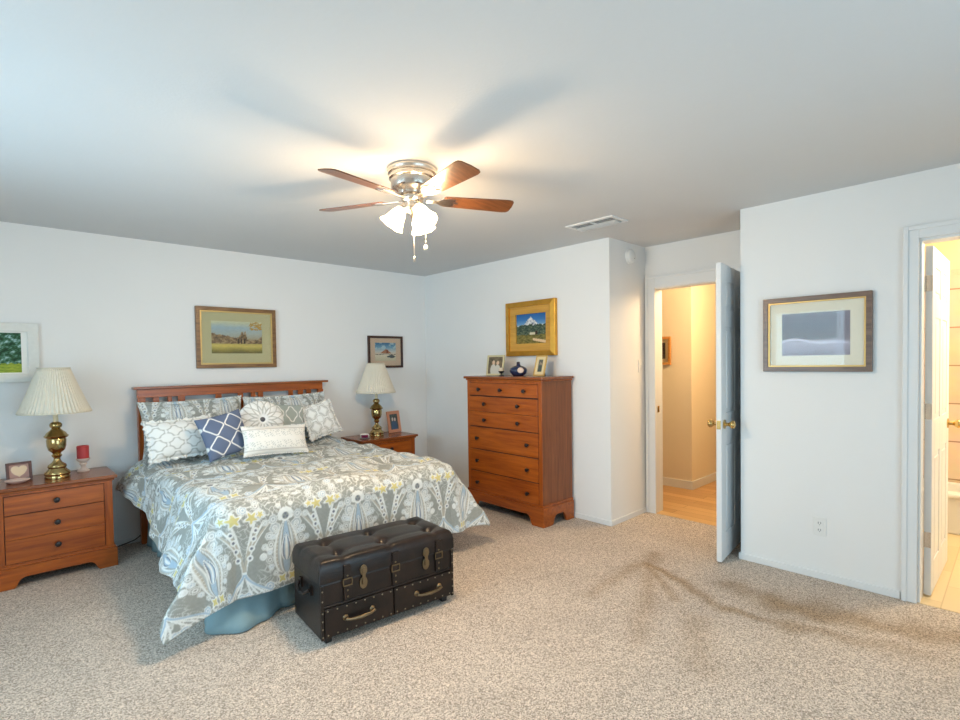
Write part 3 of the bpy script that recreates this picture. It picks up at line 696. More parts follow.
# ---------------------------------------------------------------- pictures
def picture(name, label, origin, ux, w_, h_, fw, fd, fmat, matw, matcol, paint, nu=72, inner=None, innermat=None, glass=True, lean=0, cat='picture', group=None, fprof='flat', liner=None, lift=0):
    """framed picture: local x along ux, local z up, front along -y local; origin is bottom centre of the back"""
    p = thing(name, label, cat, origin, 0, group)
    rz = math.atan2(ux[1], ux[0]); p.rotation_euler = (lean, 0, rz)
    def ringf(o_, i_, y0, y1, lipo=0):     # mitred frame ring between insets o_ and i_
        b = MB(); a0, a1, c0, c1 = -w_/2+o_, w_/2-o_, o_, h_-o_; e0, e1, g0, g1 = -w_/2+i_, w_/2-i_, i_, h_-i_
        O = [(a0, c0), (a1, c0), (a1, c1), (a0, c1)]; I = [(e0, g0), (e1, g0), (e1, g1), (e0, g1)]
        vs = [(x, y0, z) for x, z in O]+[(x, y0, z) for x, z in I]+[(x, y1, z) for x, z in O]+[(x, y1+lipo, z) for x, z in I]
        fs = []
        for k_ in range(4):
            q = (k_+1) % 4
            fs += [(k_, q, q+4, k_+4), (8+k_, 12+k_, 12+q, 8+q), (k_, 8+k_, 8+q, q), (4+k_, 4+q, 12+q, 12+k_)]
        return b.add(vs, fs)
    fb = ringf(0, fw, 0, -fd, .006 if fprof == 'slope' else (-.010 if fprof == 'out' else 0))
    fb.build('frame', fmat, p, .0025)
    ii = fw
    if inner: ringf(fw-.001, fw+inner, 0, -fd+.006).build('frame_lip', innermat, p, .001); ii = fw+inner
    if liner: ringf(fw-.001, fw+liner[0], 0, -fd+.010, .006).build('gold_liner', liner[1], p, .001); ii = fw+liner[0]
    iw, ih = w_-2*ii, h_-2*ii
    MB().box(-iw/2-.004, iw/2+.004, -.006, -.0, ii-.004, h_-ii+.004).build('backing', M['dark'] if matw else fmat, p)
    if matw:
        mb = MB(); x0, x1, z0, z1 = -iw/2, iw/2, ii, h_-ii; mx_, mz_, mz2 = matw if isinstance(matw, tuple) else (matw, matw, matw)
        mb.box(x0, x0+mx_, -.010, -.006, z0, z1).box(x1-mx_, x1, -.010, -.006, z0, z1).box(x0+mx_, x1-mx_, -.010, -.006, z0, z0+mz_).box(x0+mx_, x1-mx_, -.010, -.006, z1-mz2, z1)
        mb.build('mat_board', matcol, p)
        pw0, pw1, ph0, ph1 = x0+mx_, x1-mx_, z0+mz_, z1-mz2
    else: pw0, pw1, ph0, ph1 = -iw/2, iw/2, ii, h_-ii
    nv = max(12, int(nu*(ph1-ph0)/(pw1-pw0)))
    Ux, Vx = np.meshgrid(np.linspace(0, 1, nu), np.linspace(0, 1, nv), indexing='ij')
    grid_mesh('print', pw0+(pw1-pw0)*Ux, np.full_like(Ux, -.0075), ph0+(ph1-ph0)*Vx, paint(Ux, Vx), vcol('painted_print', .6), p, smooth=False)
    if glass: MB().box(-iw/2, iw/2, -.0135, -.0120, ii, h_-ii).build('glass', M['glass'], p)
    return p
def fbm(u, v, f, seed, oct_=4):
    rs = np.random.RandomState(seed); o = 0; a = 1
    for k in range(oct_):
        p_ = rs.uniform(0, 6.28, 4); d = rs.uniform(.6, 1.4, 4)
        o = o+a*np.sin(u*f*d[0]+p_[0]+1.3*np.sin(v*f*d[1]+p_[1]))*np.cos(v*f*d[2]+p_[2]+1.1*np.sin(u*f*d[3]+p_[3])); a *= .6; f *= 2.05
    return o
def grad(v, stops):
    c = np.zeros(v.shape+(3,)); xs_ = [q[0] for q in stops]
    for i in range(3): c[..., i] = np.interp(v, xs_, [q[1][i] for q in stops])
    return c
def paint_ruin(u, v):
    c = grad(v+.02*fbm(u, v, 8, 1), [(0, lin(116, 108, 70)), (.08, lin(150, 136, 76)), (.22, lin(214, 196, 110)), (.30, lin(196, 176, 104)), (.34, lin(172, 150, 110)), (.6, lin(178, 186, 180)), (.8, lin(168, 190, 200)), (1, lin(214, 214, 180))])
    hz = .30
    wall = np.interp(u, [0, .1, .2, .3, .36, .42, .5, .56, .58, .60, .63, .65, .67, .69, .72, .8, .9, 1], [.62, .6, .58, .55, .50, .52, .48, .56, .68, .70, .62, .70, .66, .46, .44, .42, .42, .55])
    wall = wall+.02*fbm(u, v, 40, 2, 3)
    mk = (v < wall) & (v > hz); tex = fbm(u, v, 26, 3)
    c = np.where(mk[..., None], grad(np.clip(.5+.3*tex, 0, 1), [(0, lin(84, 74, 62)), (.5, lin(146, 120, 90)), (1, lin(196, 172, 132))]), c)
    for cx in (.52, .58, .64): c = np.where(((np.abs(u-cx) < .012) & (v > hz) & (v < .45))[..., None], np.array(lin(66, 58, 50)), c)
    lf = ((np.hypot((u-.88)*1.2, (v-.86)) < .15+.04*fbm(u, v, 30, 5)) & (fbm(u, v, 44, 6) > -.3))
    c = np.where(lf[..., None], np.array(lin(188, 148, 70)), c)
    return c*(1+.06*fbm(u, v, 60, 9, 2))[..., None]
def paint_barn(u, v):
    c = grad(v, [(0, lin(205, 195, 165)), (.3, lin(226, 214, 190)), (.42, lin(214, 200, 180)), (.5, lin(206, 206, 200)), (.75, lin(120, 165, 190)), (1, lin(60, 110, 150))])
    cl = fbm(u, v, 9, 4) > .35; c = np.where((cl & (v > .62))[..., None], np.array(lin(176, 200, 206)), c)
    roof = (v > .42) & (v < .66-.9*np.abs(u-.52)) ; c = np.where(roof[..., None], np.array(lin(176, 118, 84)), c)
    c = np.where(((np.abs(u-.58) < .05) & (v > .40) & (v < .62))[..., None], np.array(lin(140, 76, 52)), c)
    fen = (np.abs(v-.36+.02*np.sin(u*9)) < .014); c = np.where(fen[..., None], np.array(lin(96, 82, 70)), c)
    rk = (np.hypot((u-.78)/2.2, v-.24) < .085+.02*fbm(u, v, 26, 8)); c = np.where(rk[..., None], np.array(lin(80, 84, 86)), c)
    return c
def paint_trees(u, v):
    n = fbm(u, v, 30, 11); g = grad(np.clip(.5+.33*n, 0, 1), [(0, lin(22, 44, 34)), (.45, lin(48, 88, 56)), (.7, lin(84, 130, 108)), (1, lin(186, 216, 220))])
    lawn = grad(np.clip(.5+.3*fbm(u, v*3, 20, 12), 0, 1), [(0, lin(96, 128, 40)), (1, lin(178, 190, 70))])
    c = np.where((v < .24+.03*fbm(u, v, 12, 13))[..., None], lawn, g)
    for cx in (.2, .47, .72): c = np.where(((np.abs(u-cx-.02*np.sin(v*6)) < .014) & (v > .2) & (v < .7))[..., None], np.array(lin(52, 44, 34)), c)
    return c
def paint_mtn(u, v):
    c = grad(v, [(.6, lin(120, 165, 200)), (.8, lin(58, 118, 178)), (1, lin(44, 96, 160))])
    pk = .62+np.maximum(0, .24-1.0*np.abs(u-.48))+.05*np.maximum(0, 1-np.abs(u-.48)*2.4)+.015*fbm(u, v, 30, 21)
    sn = grad(np.clip(.5+.4*fbm(u, v, 34, 22), 0, 1), [(0, lin(110, 125, 150)), (.5, lin(205, 205, 205)), (1, lin(240, 236, 226))])
    c = np.where((v < pk)[..., None], sn, c)
    ft = .62+.03*fbm(u, v, 14, 23); c = np.where((v < ft)[..., None], grad(np.clip(.5+.4*fbm(u, v, 32, 24), 0, 1), [(0, lin(36, 58, 52)), (.6, lin(74, 92, 76)), (1, lin(120, 128, 104))]), c)
    md = .30+.02*fbm(u, v, 16, 25); c = np.where((v < md)[..., None], grad(np.clip(.5+.4*fbm(u, v*2, 22, 26), 0, 1), [(0, lin(84, 82, 42)), (1, lin(146, 132, 72))]), c)
    hs = (np.abs(u-.56) < .12) & (v > .30) & (v < .37); c = np.where(hs[..., None], np.array(lin(214, 204, 176)), c)
    c = np.where(((np.abs(u-.66) < .04) & (v > .29) & (v < .42))[..., None], np.array(lin(60, 46, 40)), c)
    rd = np.abs(v-(.04+.22*(1-u))) < .025*(1+u); c = np.where((rd & (u > .55))[..., None], np.array(lin(220, 190, 150)), c)
    return c
def paint_grey(u, v):      # a plain grey hillside under a dusky violet sky
    c = grad(v+.02*fbm(u, v, 7, 31), [(0, lin(150, 144, 160)), (.12, lin(172, 166, 182)), (.34, lin(196, 192, 208)), (.38, lin(126, 118, 122)), (.7, lin(112, 104, 112)), (1, lin(132, 126, 138))])
    hill = .33+.05*np.sin(u*4+.6)+.03*np.sin(u*9); c = np.where(((v < hill) & (v > hill-.05))[..., None], np.array(lin(222, 218, 232)), c)
    return np.where((u > .82)[..., None], c*.55+np.array(lin(186, 182, 198))*.45, c)*(1+.07*fbm(u, v, 40, 33, 3))[..., None]
def mpaint(name, c, rough=.7, noise=.04): return simple(name, lin(*c), rough, noise=noise, nscale=20)
def fwood(name, c1, c2): return wood(name, lin(*c1), lin(*c2), 0, rough=.35, scale=20)
picture('framed_picture', 'landscape painting of a stone ruin in a brown frame above the headboard', (1.655, YW-.003, 1.39), (1, 0), .69, .54, .034, .028, fwood('walnut_gilt_frame', (96, 62, 36), (146, 108, 66)), (.080, .085, .075), mpaint('sage_mat', (196, 190, 150)), paint_ruin, 90,
        inner=.012, innermat=simple('gilt_lip', lin(196, 170, 110), .35, .4))
picture('framed_picture', 'small dark framed picture of a barn above the right lamp', (3.233, YW-.003, 1.36), (1, 0), .455, .355, .025, .022, fwood('mahogany_frame', (44, 20, 12), (72, 36, 22)), (.065, .055, .05), mpaint('rose_mat', (214, 186, 160)), paint_barn, 64)
picture('framed_picture', 'green tree painting in a white frame at the left edge above the lamp', (-.06, YW-.003, 1.315), (1, 0), .68, .42, .062, .028, simple('whitewashed_frame', lin(222, 222, 216), .5, noise=.06, nscale=50), (.034, .008, .008), mpaint('white_liner', (236, 236, 230)), paint_trees, 110, glass=False, fprof='slope')
picture('framed_picture', 'gold framed mountain painting above the tall chest of drawers', (XW-.003, 3.253, 1.462), (0, -1), .618, .525, .050, .04, M['gold'], None, None, paint_mtn, 90, glass=False, liner=(.070, M['goldmat']), fprof='out')
picture('framed_picture', 'bronze framed grey print on the right wall between the two doors', (XW-.003, .904, 1.32), (0, -1), .592, .48, .031, .026, fwood('bronze_frame', (88, 64, 48), (124, 94, 72)), (.070, .063, .066), mpaint('ivory_mat', (246, 239, 222)), paint_grey, 90,
        inner=.009, innermat=simple('bright_gilt_lip', lin(196, 156, 92), .3, .5))
def paint_hall(u, v):
    c = np.ones(u.shape+(3,))*np.array(lin(230, 200, 150))
    mk = (np.abs(u-.5) < .33) & (np.abs(v-.5) < .34); return np.where(mk[..., None], np.array(lin(70, 52, 40))*(1+.4*fbm(u, v, 20, 41))[..., None], c)
picture('framed_picture', 'small honey wood framed picture on the hallway wall', (5.447, 2.80, 1.35), (0, -1), .285, .31, .026, .03, fwood('honey_wood_frame', (176, 112, 44), (206, 146, 70)), None, None, paint_hall, 40)

# ---------------------------------------------------------------- standing photo frames
def paint_photo(seed, bg, fg, skin):
    def f(u, v):
        c = grad(np.clip(.5+.35*fbm(u, v, 12, seed), 0, 1), [(0, lin(*[int(q*.7) for q in bg])), (1, lin(*bg))])
        for cx, cy in ((.36, .45), (.66, .42)):
            c = np.where((np.hypot((u-cx)/.20, (v-cy+.22)/.34) < 1)[..., None], np.array(lin(*fg)), c)
            c = np.where((np.hypot((u-cx)/.10, (v-cy-.22)/.12) < 1)[..., None], np.array(lin(*skin)), c)
        return c
    return f
def standing(name, label, loc, rz, w_, h_, fw, fmat, paint, matw=None, matc=None, lean=-.17, group=None):
    p = picture(name, label, loc, (math.cos(rz), math.sin(rz)), w_, h_, fw, .014, fmat, matw, matc, paint, 40, glass=False, lean=lean, cat='photo frame', group=group)
    MB().box(-.02, .02, 0, .006, .02, h_*.62, Matrix.Translation((0, .001, 0)) @ Matrix.Rotation(0, 4, 'X')).build('easel_back', M['dark'], p)
    st = MB().add([(-.018, .006, h_*.6), (.018, .006, h_*.6), (.018, h_*.34, h_*.34*math.tan(-lean)+.002), (-.018, h_*.34, h_*.34*math.tan(-lean)+.002), (-.018, .009, h_*.6), (.018, .009, h_*.6), (.018, h_*.34+.004, h_*.34*math.tan(-lean)+.002), (-.018, h_*.34+.004, h_*.34*math.tan(-lean)+.002)],
                  [(0, 1, 2, 3), (7, 6, 5, 4), (0, 4, 5, 1), (1, 5, 6, 2), (2, 6, 7, 3), (3, 7, 4, 0)])
    st.build('easel_leg', M['dark'], p)
    return p
DT = 1.275
standing('photo_frame', 'pale gold photo frame of a couple in white on the chest of drawers', (3.56, 3.52, DT+.001), -PI/2+R_(8), .205, .20, .018, simple('pale_gold_frame', lin(212, 200, 160), .4, .3), paint_photo(51, (126, 112, 90), (196, 196, 186), (206, 178, 150)))
standing('photo_frame', 'tall light wood photo frame at the right of the chest of drawers', (3.60, 3.00, DT+.001), -PI/2+R_(0), .125, .19, .012, simple('blond_wood_frame', lin(206, 168, 96), .4), paint_photo(52, (120, 120, 110), (80, 90, 84), (180, 160, 140)), .026, mpaint('cream_mat', (226, 206, 160)), lean=-.28)
standing('photo_frame', 'pinkish wood photo frame beside the right lamp on the nightstand', (3.225, 4.745, .6515), R_(10), .185, .235, .034, simple('rose_wood_frame', lin(206, 140, 108), .5), paint_photo(53, (96, 104, 100), (70, 92, 120), (206, 190, 180)))
def paint_heart(u, v):
    x, y = (u-.5)*2.5, (v-.44)*2.4; h = (x*x+y*y-.72)**3-x*x*y**3*1.3
    c = np.ones(u.shape+(3,))*np.array(lin(176, 140, 132)); return np.where((h < 0)[..., None], np.array(lin(228, 206, 176)), c)
standing('heart_frame', 'small dark frame with a cream heart on the left nightstand', (.143, 4.70, .6515), R_(10), .135, .125, .016, simple('maroon_frame', lin(92, 58, 52), .45), paint_heart, lean=-.15)
# small dish in front of it
dsh = MB().lathe([(.001, 0), (.032, 0), (.04, .004), (.062, .016), (.066, .022), (.060, .022), (.038, .010), (.001, .008)], 28)
tag(dsh.build('dish', simple('blush_porcelain', lin(224, 196, 186), .35), smooth=True), 'small blush dish in front of the heart frame', 'dish').location = (.13, 4.615, .6505)
# candle on its holder
ch = thing('candle_holder', 'whitewashed turned candle holder on the left nightstand', 'candle holder', (.497, 4.76, .6505))
MB().lathe([(.001, 0), (.036, 0), (.038, .008), (.028, .016), (.016, .028), (.015, .045), (.024, .055), (.020, .065), (.034, .078), (.042, .090), (.042, .097), (.001, .097)], 28).build('pedestal', simple('whitewash', lin(216, 200, 190), .6, noise=.1), ch, smooth=True)
cd = thing('candle', 'red pillar candle on the whitewashed holder', 'candle', (.497, 4.76, .748))
MB().lathe([(.001, 0), (.036, 0), (.037, .006), (.037, .088), (.033, .092), (.024, .088), (.001, .086)], 28).build('wax', simple('red_wax', lin(186, 58, 60), .5, noise=.1), cd, smooth=True)
MB().tube([(0, 0, .085), (.001, 0, .097)], .0015, 6).build('wick', M['dark'], cd)
# clock by the right lamp
ck = thing('alarm_clock', 'small white rounded alarm clock with a dark pink face on the right nightstand', 'clock', (2.76, 4.60, .6505), R_(-30))
MB().box(-.045, .045, -.025, .03, 0, .05).build('body', M['white_plastic'], ck, .02, seg=4)
MB().box(-.034, .034, -.0285, -.0245, .010, .040).build('face', simple('maroon_display', lin(108, 30, 66), .15), ck, .003)
MB().lathe([(.001, 0), (.05, 0), (.054, .006), (.04, .008), (.001, .006)], 24).build('stand', simple('grey_plastic', lin(128, 128, 130), .4), ck, smooth=True)
# ornament and candle cup on the chest
orn = thing('vase', 'round dark blue glazed bottle vase on the chest of drawers', 'vase', (3.60, 3.25, DT)); orn.scale = (1, 1, .9)
MB().lathe([(.001, 0), (.045, 0), (.062, .012), (.080, .040), (.083, .060), (.074, .082), (.050, .098), (.026, .106), (.017, .114), (.020, .120), (.014, .124), (.001, .122)], 36).build('body', simple('cobalt_glaze', lin(44, 52, 82), .12, noise=.35, nscale=18), orn, smooth=True)
MB().lathe([(.001, .122), (.014, .124), (.018, .134), (.013, .145), (.001, .149)], 20).build('stopper', simple('dark_stopper', lin(60, 50, 62), .2), orn, smooth=True)
MB().lathe([(.001, 0), (.030, 0), (.028, .003), (.001, .004)], 24, Matrix.Translation((-.044, -.066, .060)) @ Matrix.Rotation(R_(56), 4, 'Z') @ Matrix.Rotation(R_(-86), 4, 'Y')).build('pale_patch', simple('pale_patch_tone', lin(226, 200, 180), .25), orn, smooth=True)  # pale round disc set on the side of the vase body
cc = thing('candle_cup', 'tiny black footed candle cup on the chest of drawers', 'candle holder', (3.50, 3.375, DT))
MB().lathe([(.001, 0), (.026, 0), (.026, .006), (.010, .014), (.009, .024), (.024, .036), (.030, .048), (.026, .048), (.001, .040)], 20).build('cup', M['black'], cc, smooth=True)
MB().lathe([(.001, .040), (.019, .040), (.019, .078), (.001, .080)], 18).build('tea_light', simple('ivory_wax', lin(220, 200, 170), .6), cc, smooth=True)

# ================================================================ TRUNK
A0, B0 = Vector((1.168, 2.398)), Vector((1.968, 2.322))
ang = math.atan2(B0.y-A0.y, B0.x-A0.x); Lx = (B0-A0).length; Dy = .385
tk = thing('storage_trunk', 'dark brown leather trunk with tufted lid at the foot of the bed', 'trunk', (A0.x, A0.y, 0), ang)
leather = None
m, N, L, b = mat_new('dark_leather')
tc = N.new('ShaderNodeTexCoord'); n1 = N.new('ShaderNodeTexNoise'); n1.inputs['Scale'].default_value = 9; n1.inputs['Detail'].default_value = 6; L.new(tc.outputs['Object'], n1.inputs['Vector'])
rp = N.new('ShaderNodeValToRGB'); rp.color_ramp.elements[0].position = .35; rp.color_ramp.elements[1].position = .72
rp.color_ramp.elements[0].color = rgba((.005, .0034, .003)); rp.color_ramp.elements[1].color = rgba((.026, .013, .0085)); L.new(n1.outputs[0], rp.inputs[0]); L.new(rp.outputs[0], b.inputs['Base Color'])
b.inputs['Roughness'].default_value = .33; b.inputs['Specular IOR Level'].default_value = .38; n2 = N.new('ShaderNodeTexVoronoi'); n2.inputs['Scale'].default_value = 160; L.new(tc.outputs['Object'], n2.inputs['Vector'])
bp = N.new('ShaderNodeBump'); bp.inputs['Strength'].default_value = .12; bp.inputs['Distance'].default_value = .005; L.new(n2.outputs[0], bp.inputs['Height']); L.new(bp.outputs[0], b.inputs['Normal'])
leather = m
MB().box(0, Lx, 0, Dy, .033, .310).build('body', leather, tk, .006)
# padded tufted lid
nu, nv = 150, 76
u, v = np.meshgrid(np.linspace(0, 1, nu), np.linspace(0, 1, nv), indexing='ij')
X = u*(Lx+.012)-.006; Y = v*(Dy+.012)-.006
ed = np.minimum(np.minimum(X+.006, Lx+.006-X), np.minimum(Y+.006, Dy+.006-Y))
top = .405+.022*np.sqrt(np.clip(ed/.04, 0, 1))-.03*(1-np.clip(ed/.02, 0, 1))**2
bx = [.17, .50, .87]; by = [.105, .28]
for k, fx in enumerate(bx):
    for yy in by:
        d = np.hypot(X-fx*Lx, Y-yy); top -= .020*np.exp(-(d/.030)**2)+.007*np.exp(-(d/.07)**2)
    top -= .005*np.exp(-((X-fx*Lx)/.02)**2)
for yy in by: top -= .0025*np.exp(-((Y-yy)/.02)**2)
for fx in bx[:-1]:
    for q in (0, 1):
        pass
Zt = top
# ring of side vertices down to the seam
rows = [Zt]
Xa = np.pad(X, 1, 'edge'); Ya = np.pad(Y, 1, 'edge'); Za = np.pad(Zt, 1, 'edge'); Za[0, :] = Za[-1, :] = .316; Za[:, 0] = Za[:, -1] = .316
lid = grid_mesh('padded_lid', Xa, Ya, Za, None, leather, tk)
for fx in bx:
    for yy in by:
        i = int(fx*(nu-1)); j = int((yy+.006)/(Dy+.012)*(nv-1))
        MB().lathe([(.001, -.003), (.010, -.002), (.008, .003), (.001, .005)], 14, Matrix.Translation((fx*Lx, yy, Zt[i, j]))).build('tuft_button', leather, lid, smooth=True)
MB().box(-.003, Lx+.003, -.003, Dy+.003, .3105, .3155).build('lid_seam', M['black'], tk)
# drawers with handles
for x0, x1, hx in ((.018, Lx*.503-.004, .25), (Lx*.503+.004, Lx-.018, .775)):
    d = MB().box(x0, x1, -.012, .002, .045, .186).build('drawer', leather, tk, .004)
    h0 = hx*Lx
    hd = MB()
    for q in (-.075, .075): hd.lathe([(.001, 0), (.016, 0), (.014, .006), (.007, .010), (.006, .022), (.001, .024)], 14, Matrix.Translation((h0+q, -.012, .118)) @ Matrix.Rotation(PI/2, 4, 'X'))
    hd.tube([(h0-.082, -.032, .118), (h0-.055, -.037, .112), (h0, -.038, .108), (h0+.055, -.037, .112), (h0+.082, -.032, .118)], [.006, .007, .010, .007, .006])
    plab(hd.build('handle', M['abrass'], d, smooth=True), 'aged brass drawer handle')
    nl = MB()
    n_ = 8
    for q in range(n_):
        xx = x0+.015+(x1-x0-.03)*q/(n_-1)
        for zz_ in (.055, .176): nl.lathe([(.001, .003), (.004, .0025), (.005, 0)], 8, Matrix.Translation((xx, -.012, zz_)) @ Matrix.Rotation(PI/2, 4, 'X'))
    join_into(d, nl, M['stud'])
MB().box(0, Lx, -.006, .002, .188, .200).build('mid_band', leather, tk, .002)
for xc in (.008, Lx-.008):
    cs = MB().box(xc-.008, xc+.008, -.008, .002, .033, .305).build('corner_strip', leather, tk, .002); nl = MB()
    for zz_ in (.05, .09, .13, .17, .23, .28): nl.lathe([(.001, .003), (.004, .0025), (.005, 0)], 8, Matrix.Translation((xc, -.008, zz_)) @ Matrix.Rotation(PI/2, 4, 'X'))
    join_into(cs, nl, M['stud'])
# straps
for fx in (.175, .52, .87):
    st = MB().box(fx*Lx-.019, fx*Lx+.019, -.012, .001, .205, .335).box(fx*Lx-.019, fx*Lx+.019, -.016, -.006, .335, .385).build('strap', leather, tk, .004)
    bk = MB(); nl = MB()
    for zz_ in (.222, .255, .33): nl.lathe([(.001, .004), (.005, .003), (.006, 0)], 10, Matrix.Translation((fx*Lx, -.012, zz_)) @ Matrix.Rotation(PI/2, 4, 'X'))
    join_into(st, nl, M['abrass'])
    for z_ in (.278, .312): bk.box(fx*Lx-.026, fx*Lx+.026, -.016, -.011, z_, z_+.006)
    for q in (-.026, .021): bk.box(fx*Lx+q, fx*Lx+q+.005, -.016, -.011, .278, .318)
    plab(bk.build('buckle', M['abrass'], st), 'aged brass buckle')
for fx in (.287, .765):
    lt = MB(); mt = Matrix.Translation((fx*Lx, -.001, 0))
    pl = [(.026*math.cos(a)*1.0, .020*math.sin(a)) for a in np.linspace(0, 2*PI, 20, endpoint=False)]
    lt.prism([(.020*math.cos(a), .028*math.sin(a)) for a in np.linspace(0, 2*PI, 20, endpoint=False)], .006, .012, mt @ Matrix.Translation((0, 0, .335)) @ Matrix.Rotation(PI/2, 4, 'X'))
    lt.prism([(.022*math.cos(a), .032*math.sin(a)) for a in np.linspace(0, 2*PI, 20, endpoint=False)], 0, .008, mt @ Matrix.Translation((0, 0, .268)) @ Matrix.Rotation(PI/2, 4, 'X'))
    lt.box(fx*Lx-.009, fx*Lx+.009, -.016, -.008, .262, .345)
    plab(lt.build('latch', M['abrass'], tk, .001), 'aged brass hasp latch')
# side handle (left end)
sh_ = MB().box(-.010, .001, .11, .135, .225, .275).box(-.010, .001, .25, .275, .225, .275).tube([(-.012, .115, .255), (-.03, .14, .235), (-.034, .19, .225), (-.03, .245, .235), (-.012, .27, .255)], .009)
plab(sh_.build('side_handle', leather, tk, smooth=False), 'leather end handle')
for x in (.03, Lx-.065):
    for y in (.02, Dy-.055): MB().box(x, x+.035, y, y+.035, 0, .033).build('foot', M['black'], tk, .003)

# ================================================================ CEILING FAN
FX, FY = 1.664, 2.242
fan = thing('ceiling_fan', 'five blade ceiling fan with lit frosted glass shades and nickel housing', 'ceiling fan', (FX, FY, 2.44))
MB().lathe([(.001, 0), (.122, 0), (.130, -.004), (.132, -.014), (.128, -.020), (.128, -.030), (.118, -.034), (.118, -.042), (.124, -.046), (.124, -.056), (.114, -.062), (.112, -.100), (.106, -.112), (.085, -.122), (.080, -.140), (.001, -.142)], 48).build('motor_housing', M['nickel'], fan, smooth=True)
MB().lathe([(.001, -.142), (.060, -.142), (.063, -.150), (.058, -.170), (.045, -.178), (.045, -.205), (.050, -.212), (.046, -.222), (.020, -.236), (.010, -.246), (.001, -.248)], 36).build('switch_housing', M['nickel'], fan, smooth=True)
blade_m = wood('walnut_blade', (.105, .040, .016), (.22, .085, .032), 0, rough=.3, scale=14)
def blade(a):
    mt = Matrix.Rotation(a, 4, 'Z') @ Matrix.Translation((0, 0, -.158)) @ Matrix.Rotation(R_(-12), 4, 'X')
    poly = [(.175, -.050), (.52, -.066), (.545, -.062), (.556, -.048), (.560, 0), (.556, .048), (.545, .062), (.52, .066), (.175, .050), (.165, .035), (.165, -.035)]
    b = MB().prism(poly, -.003, .003, mt).build('blade', blade_m, fan, .001)
    ir = MB().prism([(.075, -.016), (.13, -.014), (.16, -.036), (.20, -.042), (.235, -.030), (.215, -.012), (.25, 0), (.215, .012), (.235, .030), (.20, .042), (.16, .036), (.13, .014), (.075, .016)], -.008, -.003, mt)
    ir.build('blade_bracket', M['nickel'], b, .001)
for k in range(5): blade(R_(45+72*k))
m, N, L, b = mat_new('frosted_glass_shade')
b.inputs['Base Color'].default_value = (.95, .90, .80, 1); b.inputs['Roughness'].default_value = .4
tl = N.new('ShaderNodeBsdfTranslucent'); tl.inputs[0].default_value = (1, .93, .80, 1); tr = N.new('ShaderNodeBsdfTransparent')
em = N.new('ShaderNodeEmission'); em.inputs[0].default_value = (1, .80, .50, 1); em.inputs[1].default_value = 2.6
m1 = N.new('ShaderNodeMixShader'); m1.inputs[0].default_value = .55; L.new(b.outputs[0], m1.inputs[1]); L.new(tl.outputs[0], m1.inputs[2])
m2 = N.new('ShaderNodeMixShader'); m2.inputs[0].default_value = .42; L.new(m1.outputs[0], m2.inputs[1]); L.new(tr.outputs[0], m2.inputs[2])
ad = N.new('ShaderNodeAddShader'); L.new(m2.outputs[0], ad.inputs[0]); L.new(em.outputs[0], ad.inputs[1]); L.new(ad.outputs[0], N['Material Output'].inputs[0])
FROST = m
toc = math.atan2(-FY, -FX)             # azimuth from the fan towards the viewer
BULB = emis('lit_bulb', (1, .74, .42), 9)
for da in (32, 150, -88):
    a = toc+R_(da)
    mt = Matrix.Translation((.040*math.cos(a), .040*math.sin(a), -.185)) @ Matrix.Rotation(a, 4, 'Z') @ Matrix.Rotation(R_(180-33), 4, 'Y') @ Matrix.Scale(.88, 4)
    n = 60; A, K = np.meshgrid(np.linspace(0, 2*PI, n+1), np.linspace(0, 1, 14), indexing='ij')
    r = np.interp(K, [0, .12, .3, .55, .8, 1], [.024, .030, .042, .050, .060, .078])+.0012*np.cos(A*12)*K**3
    zz_ = .028+.125*K+.0015*np.cos(A*6)*K**4
    P_ = np.stack([r*np.cos(A), r*np.sin(A), zz_], -1) @ np.array(mt.to_3x3().transposed())+np.array(mt.translation)
    o = grid_mesh('glass_shade', P_[..., 0], P_[..., 1], P_[..., 2], None, FROST, fan); sm = o.modifiers.new('s', 'SOLIDIFY'); sm.thickness = .002
    plab(o, 'frosted bell glass shade')
    MB().lathe([(.001, 0), (.018, 0), (.018, .02), (.027, .026), (.027, .036), (.001, .036)], 20, mt).build('socket', M['nickel'], fan, smooth=True)
    MB().lathe([(.001, .036), (.012, .036), (.014, .05), (.026, .075), (.028, .09), (.018, .110), (.001, .116)], 18, mt).build('bulb', BULB, o, smooth=True)
    p = mt @ Vector((0, 0, .135))
    point('fan_bulb_light', p, 32, (1, .70, .41), .055, fan)
for q, dx, zb, kind in ((.004, 0, -.485, 0), (.066, 0, -.425, 1)):
    cx, cy = q*RT.x-.05*F0.x*0, q*RT.y
    ch = MB().tube([(cx, cy, -.235), (cx+dx*0, cy, zb+.02)], .0016, 6)
    o = ch.build('pull_chain', M['nickel'], fan)
    if kind: MB().lathe([(.001, -.014), (.009, -.010), (.012, 0), (.009, .010), (.001, .016)], 16, Matrix.Translation((cx, cy, zb+.01))).build('fob', simple('cream_fob', (.85, .78, .62), .3), o, smooth=True)
    else: MB().lathe([(.001, -.014), (.006, -.010), (.006, .008), (.001, .016)], 14, Matrix.Translation((cx, cy, zb+.01))).build('fob', M['nickel'], o, smooth=True)

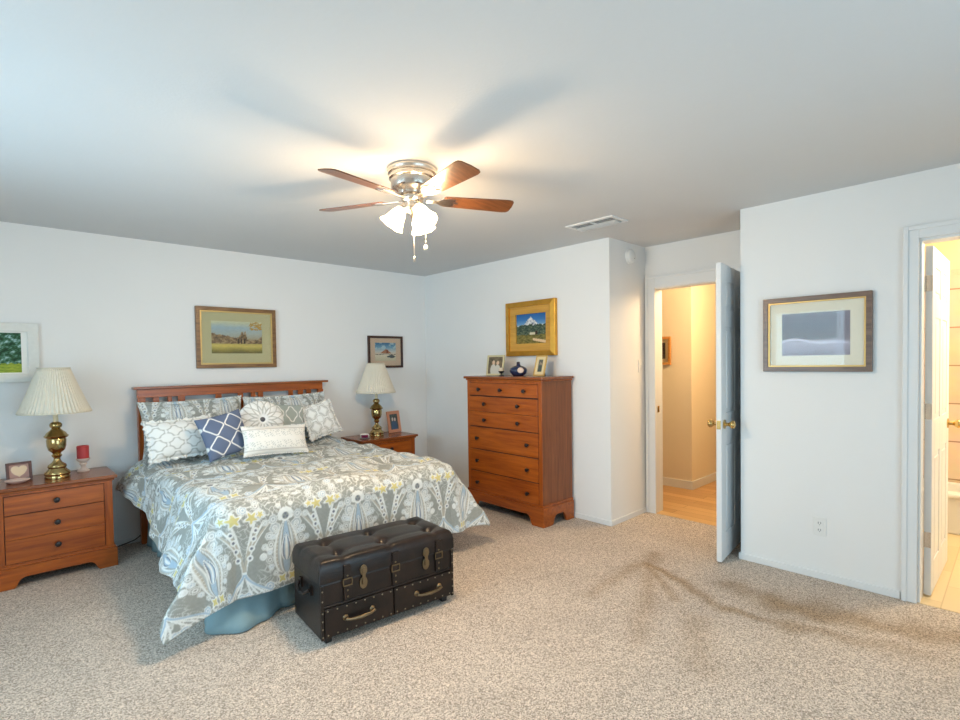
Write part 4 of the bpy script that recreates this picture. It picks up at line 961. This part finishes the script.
# ================================================================ SMALL FIXTURES
vt = thing('ceiling_vent', 'white louvered air vent in the ceiling near the alcove corner', 'vent', (3.345, 2.215, 2.44))
fr = MB(); fr.box(-.11, -.075, -.205, .205, -.010, 0).box(.075, .11, -.205, .205, -.010, 0).box(-.075, .075, -.205, -.175, -.010, 0).box(-.075, .075, .175, .205, -.010, 0).box(-.075, .075, -.006, .006, -.011, 0)
fr.build('frame', M['trim'], vt, .002)
MB().box(-.075, .075, -.175, .175, -.002, .0).build('duct_shade', M['black'], vt)  # flat black sheet painting in the shade behind the louvers
sl = MB()
for k in range(7): sl.box(-.013, .013, -.174, .174, -.0008, .0008, Matrix.Translation((-.060+.02*k, 0, -.010)) @ Matrix.Rotation(R_(-62 if k > 2 else -17), 4, 'Y'))
sl.build('louvers', M['trim'], vt)
sd = thing('smoke_detector', 'round white smoke detector high on the alcove side wall', 'smoke detector', (4.126, YR, 2.32))
MB().lathe([(.001, 0), (.066, 0), (.066, .012), (.060, .016), (.060, .026), (.050, .036), (.001, .040)], 36, Matrix.Rotation(PI/2, 4, 'X')).build('housing', M['white_plastic'], sd, smooth=True)
MB().lathe([(.001, 0), (.006, 0), (.005, .003), (.001, .004)], 12, Matrix.Translation((.02, -.039, -.02)) @ Matrix.Rotation(PI/2, 4, 'X')).build('test_button', simple('grey_button', (.3, .3, .3), .4), sd, smooth=True)
sw = thing('light_switch', 'white light switch on the alcove side wall by the bedroom door', 'light switch', (4.303, YR, 1.353))
MB().box(-.036, .036, -.006, 0, -.058, .058).build('plate', M['white_plastic'], sw, .003); MB().box(-.006, .006, -.014, -.006, -.010, .012).build('toggle', M['white_plastic'], sw, .002)
ou = thing('power_outlet', 'white duplex power outlet low on the right wall below the grey print', 'outlet', (XW, .877, .335))
MB().box(-.006, 0, -.036, .036, -.058, .058).build('plate', M['white_plastic'], ou, .003)
for z in (-.022, .022):
    rc_ = MB().box(-.009, -.006, -.017, .017, z-.015, z+.015).build('receptacle', M['white_plastic'], ou, .004)
    MB().box(-.0095, -.0088, -.008, -.005, z-.004, z+.008).box(-.0095, -.0088, .005, .008, z-.004, z+.008).box(-.0095, -.0088, -.002, .002, z-.011, z-.007).build('slots', M['black'], rc_)
cdp = [(.66, 4.86, .012), (.70, 4.868, .010), (.76, 4.875, .018), (.82, 4.885, .03), (.86, 4.90, .05), (.90, 4.905, .07)]
tag(MB().tube(cdp, .004, 8).build('floor_cable', M['black'], smooth=True), 'thin dark cable on the carpet between the left nightstand and the bed', 'cable')
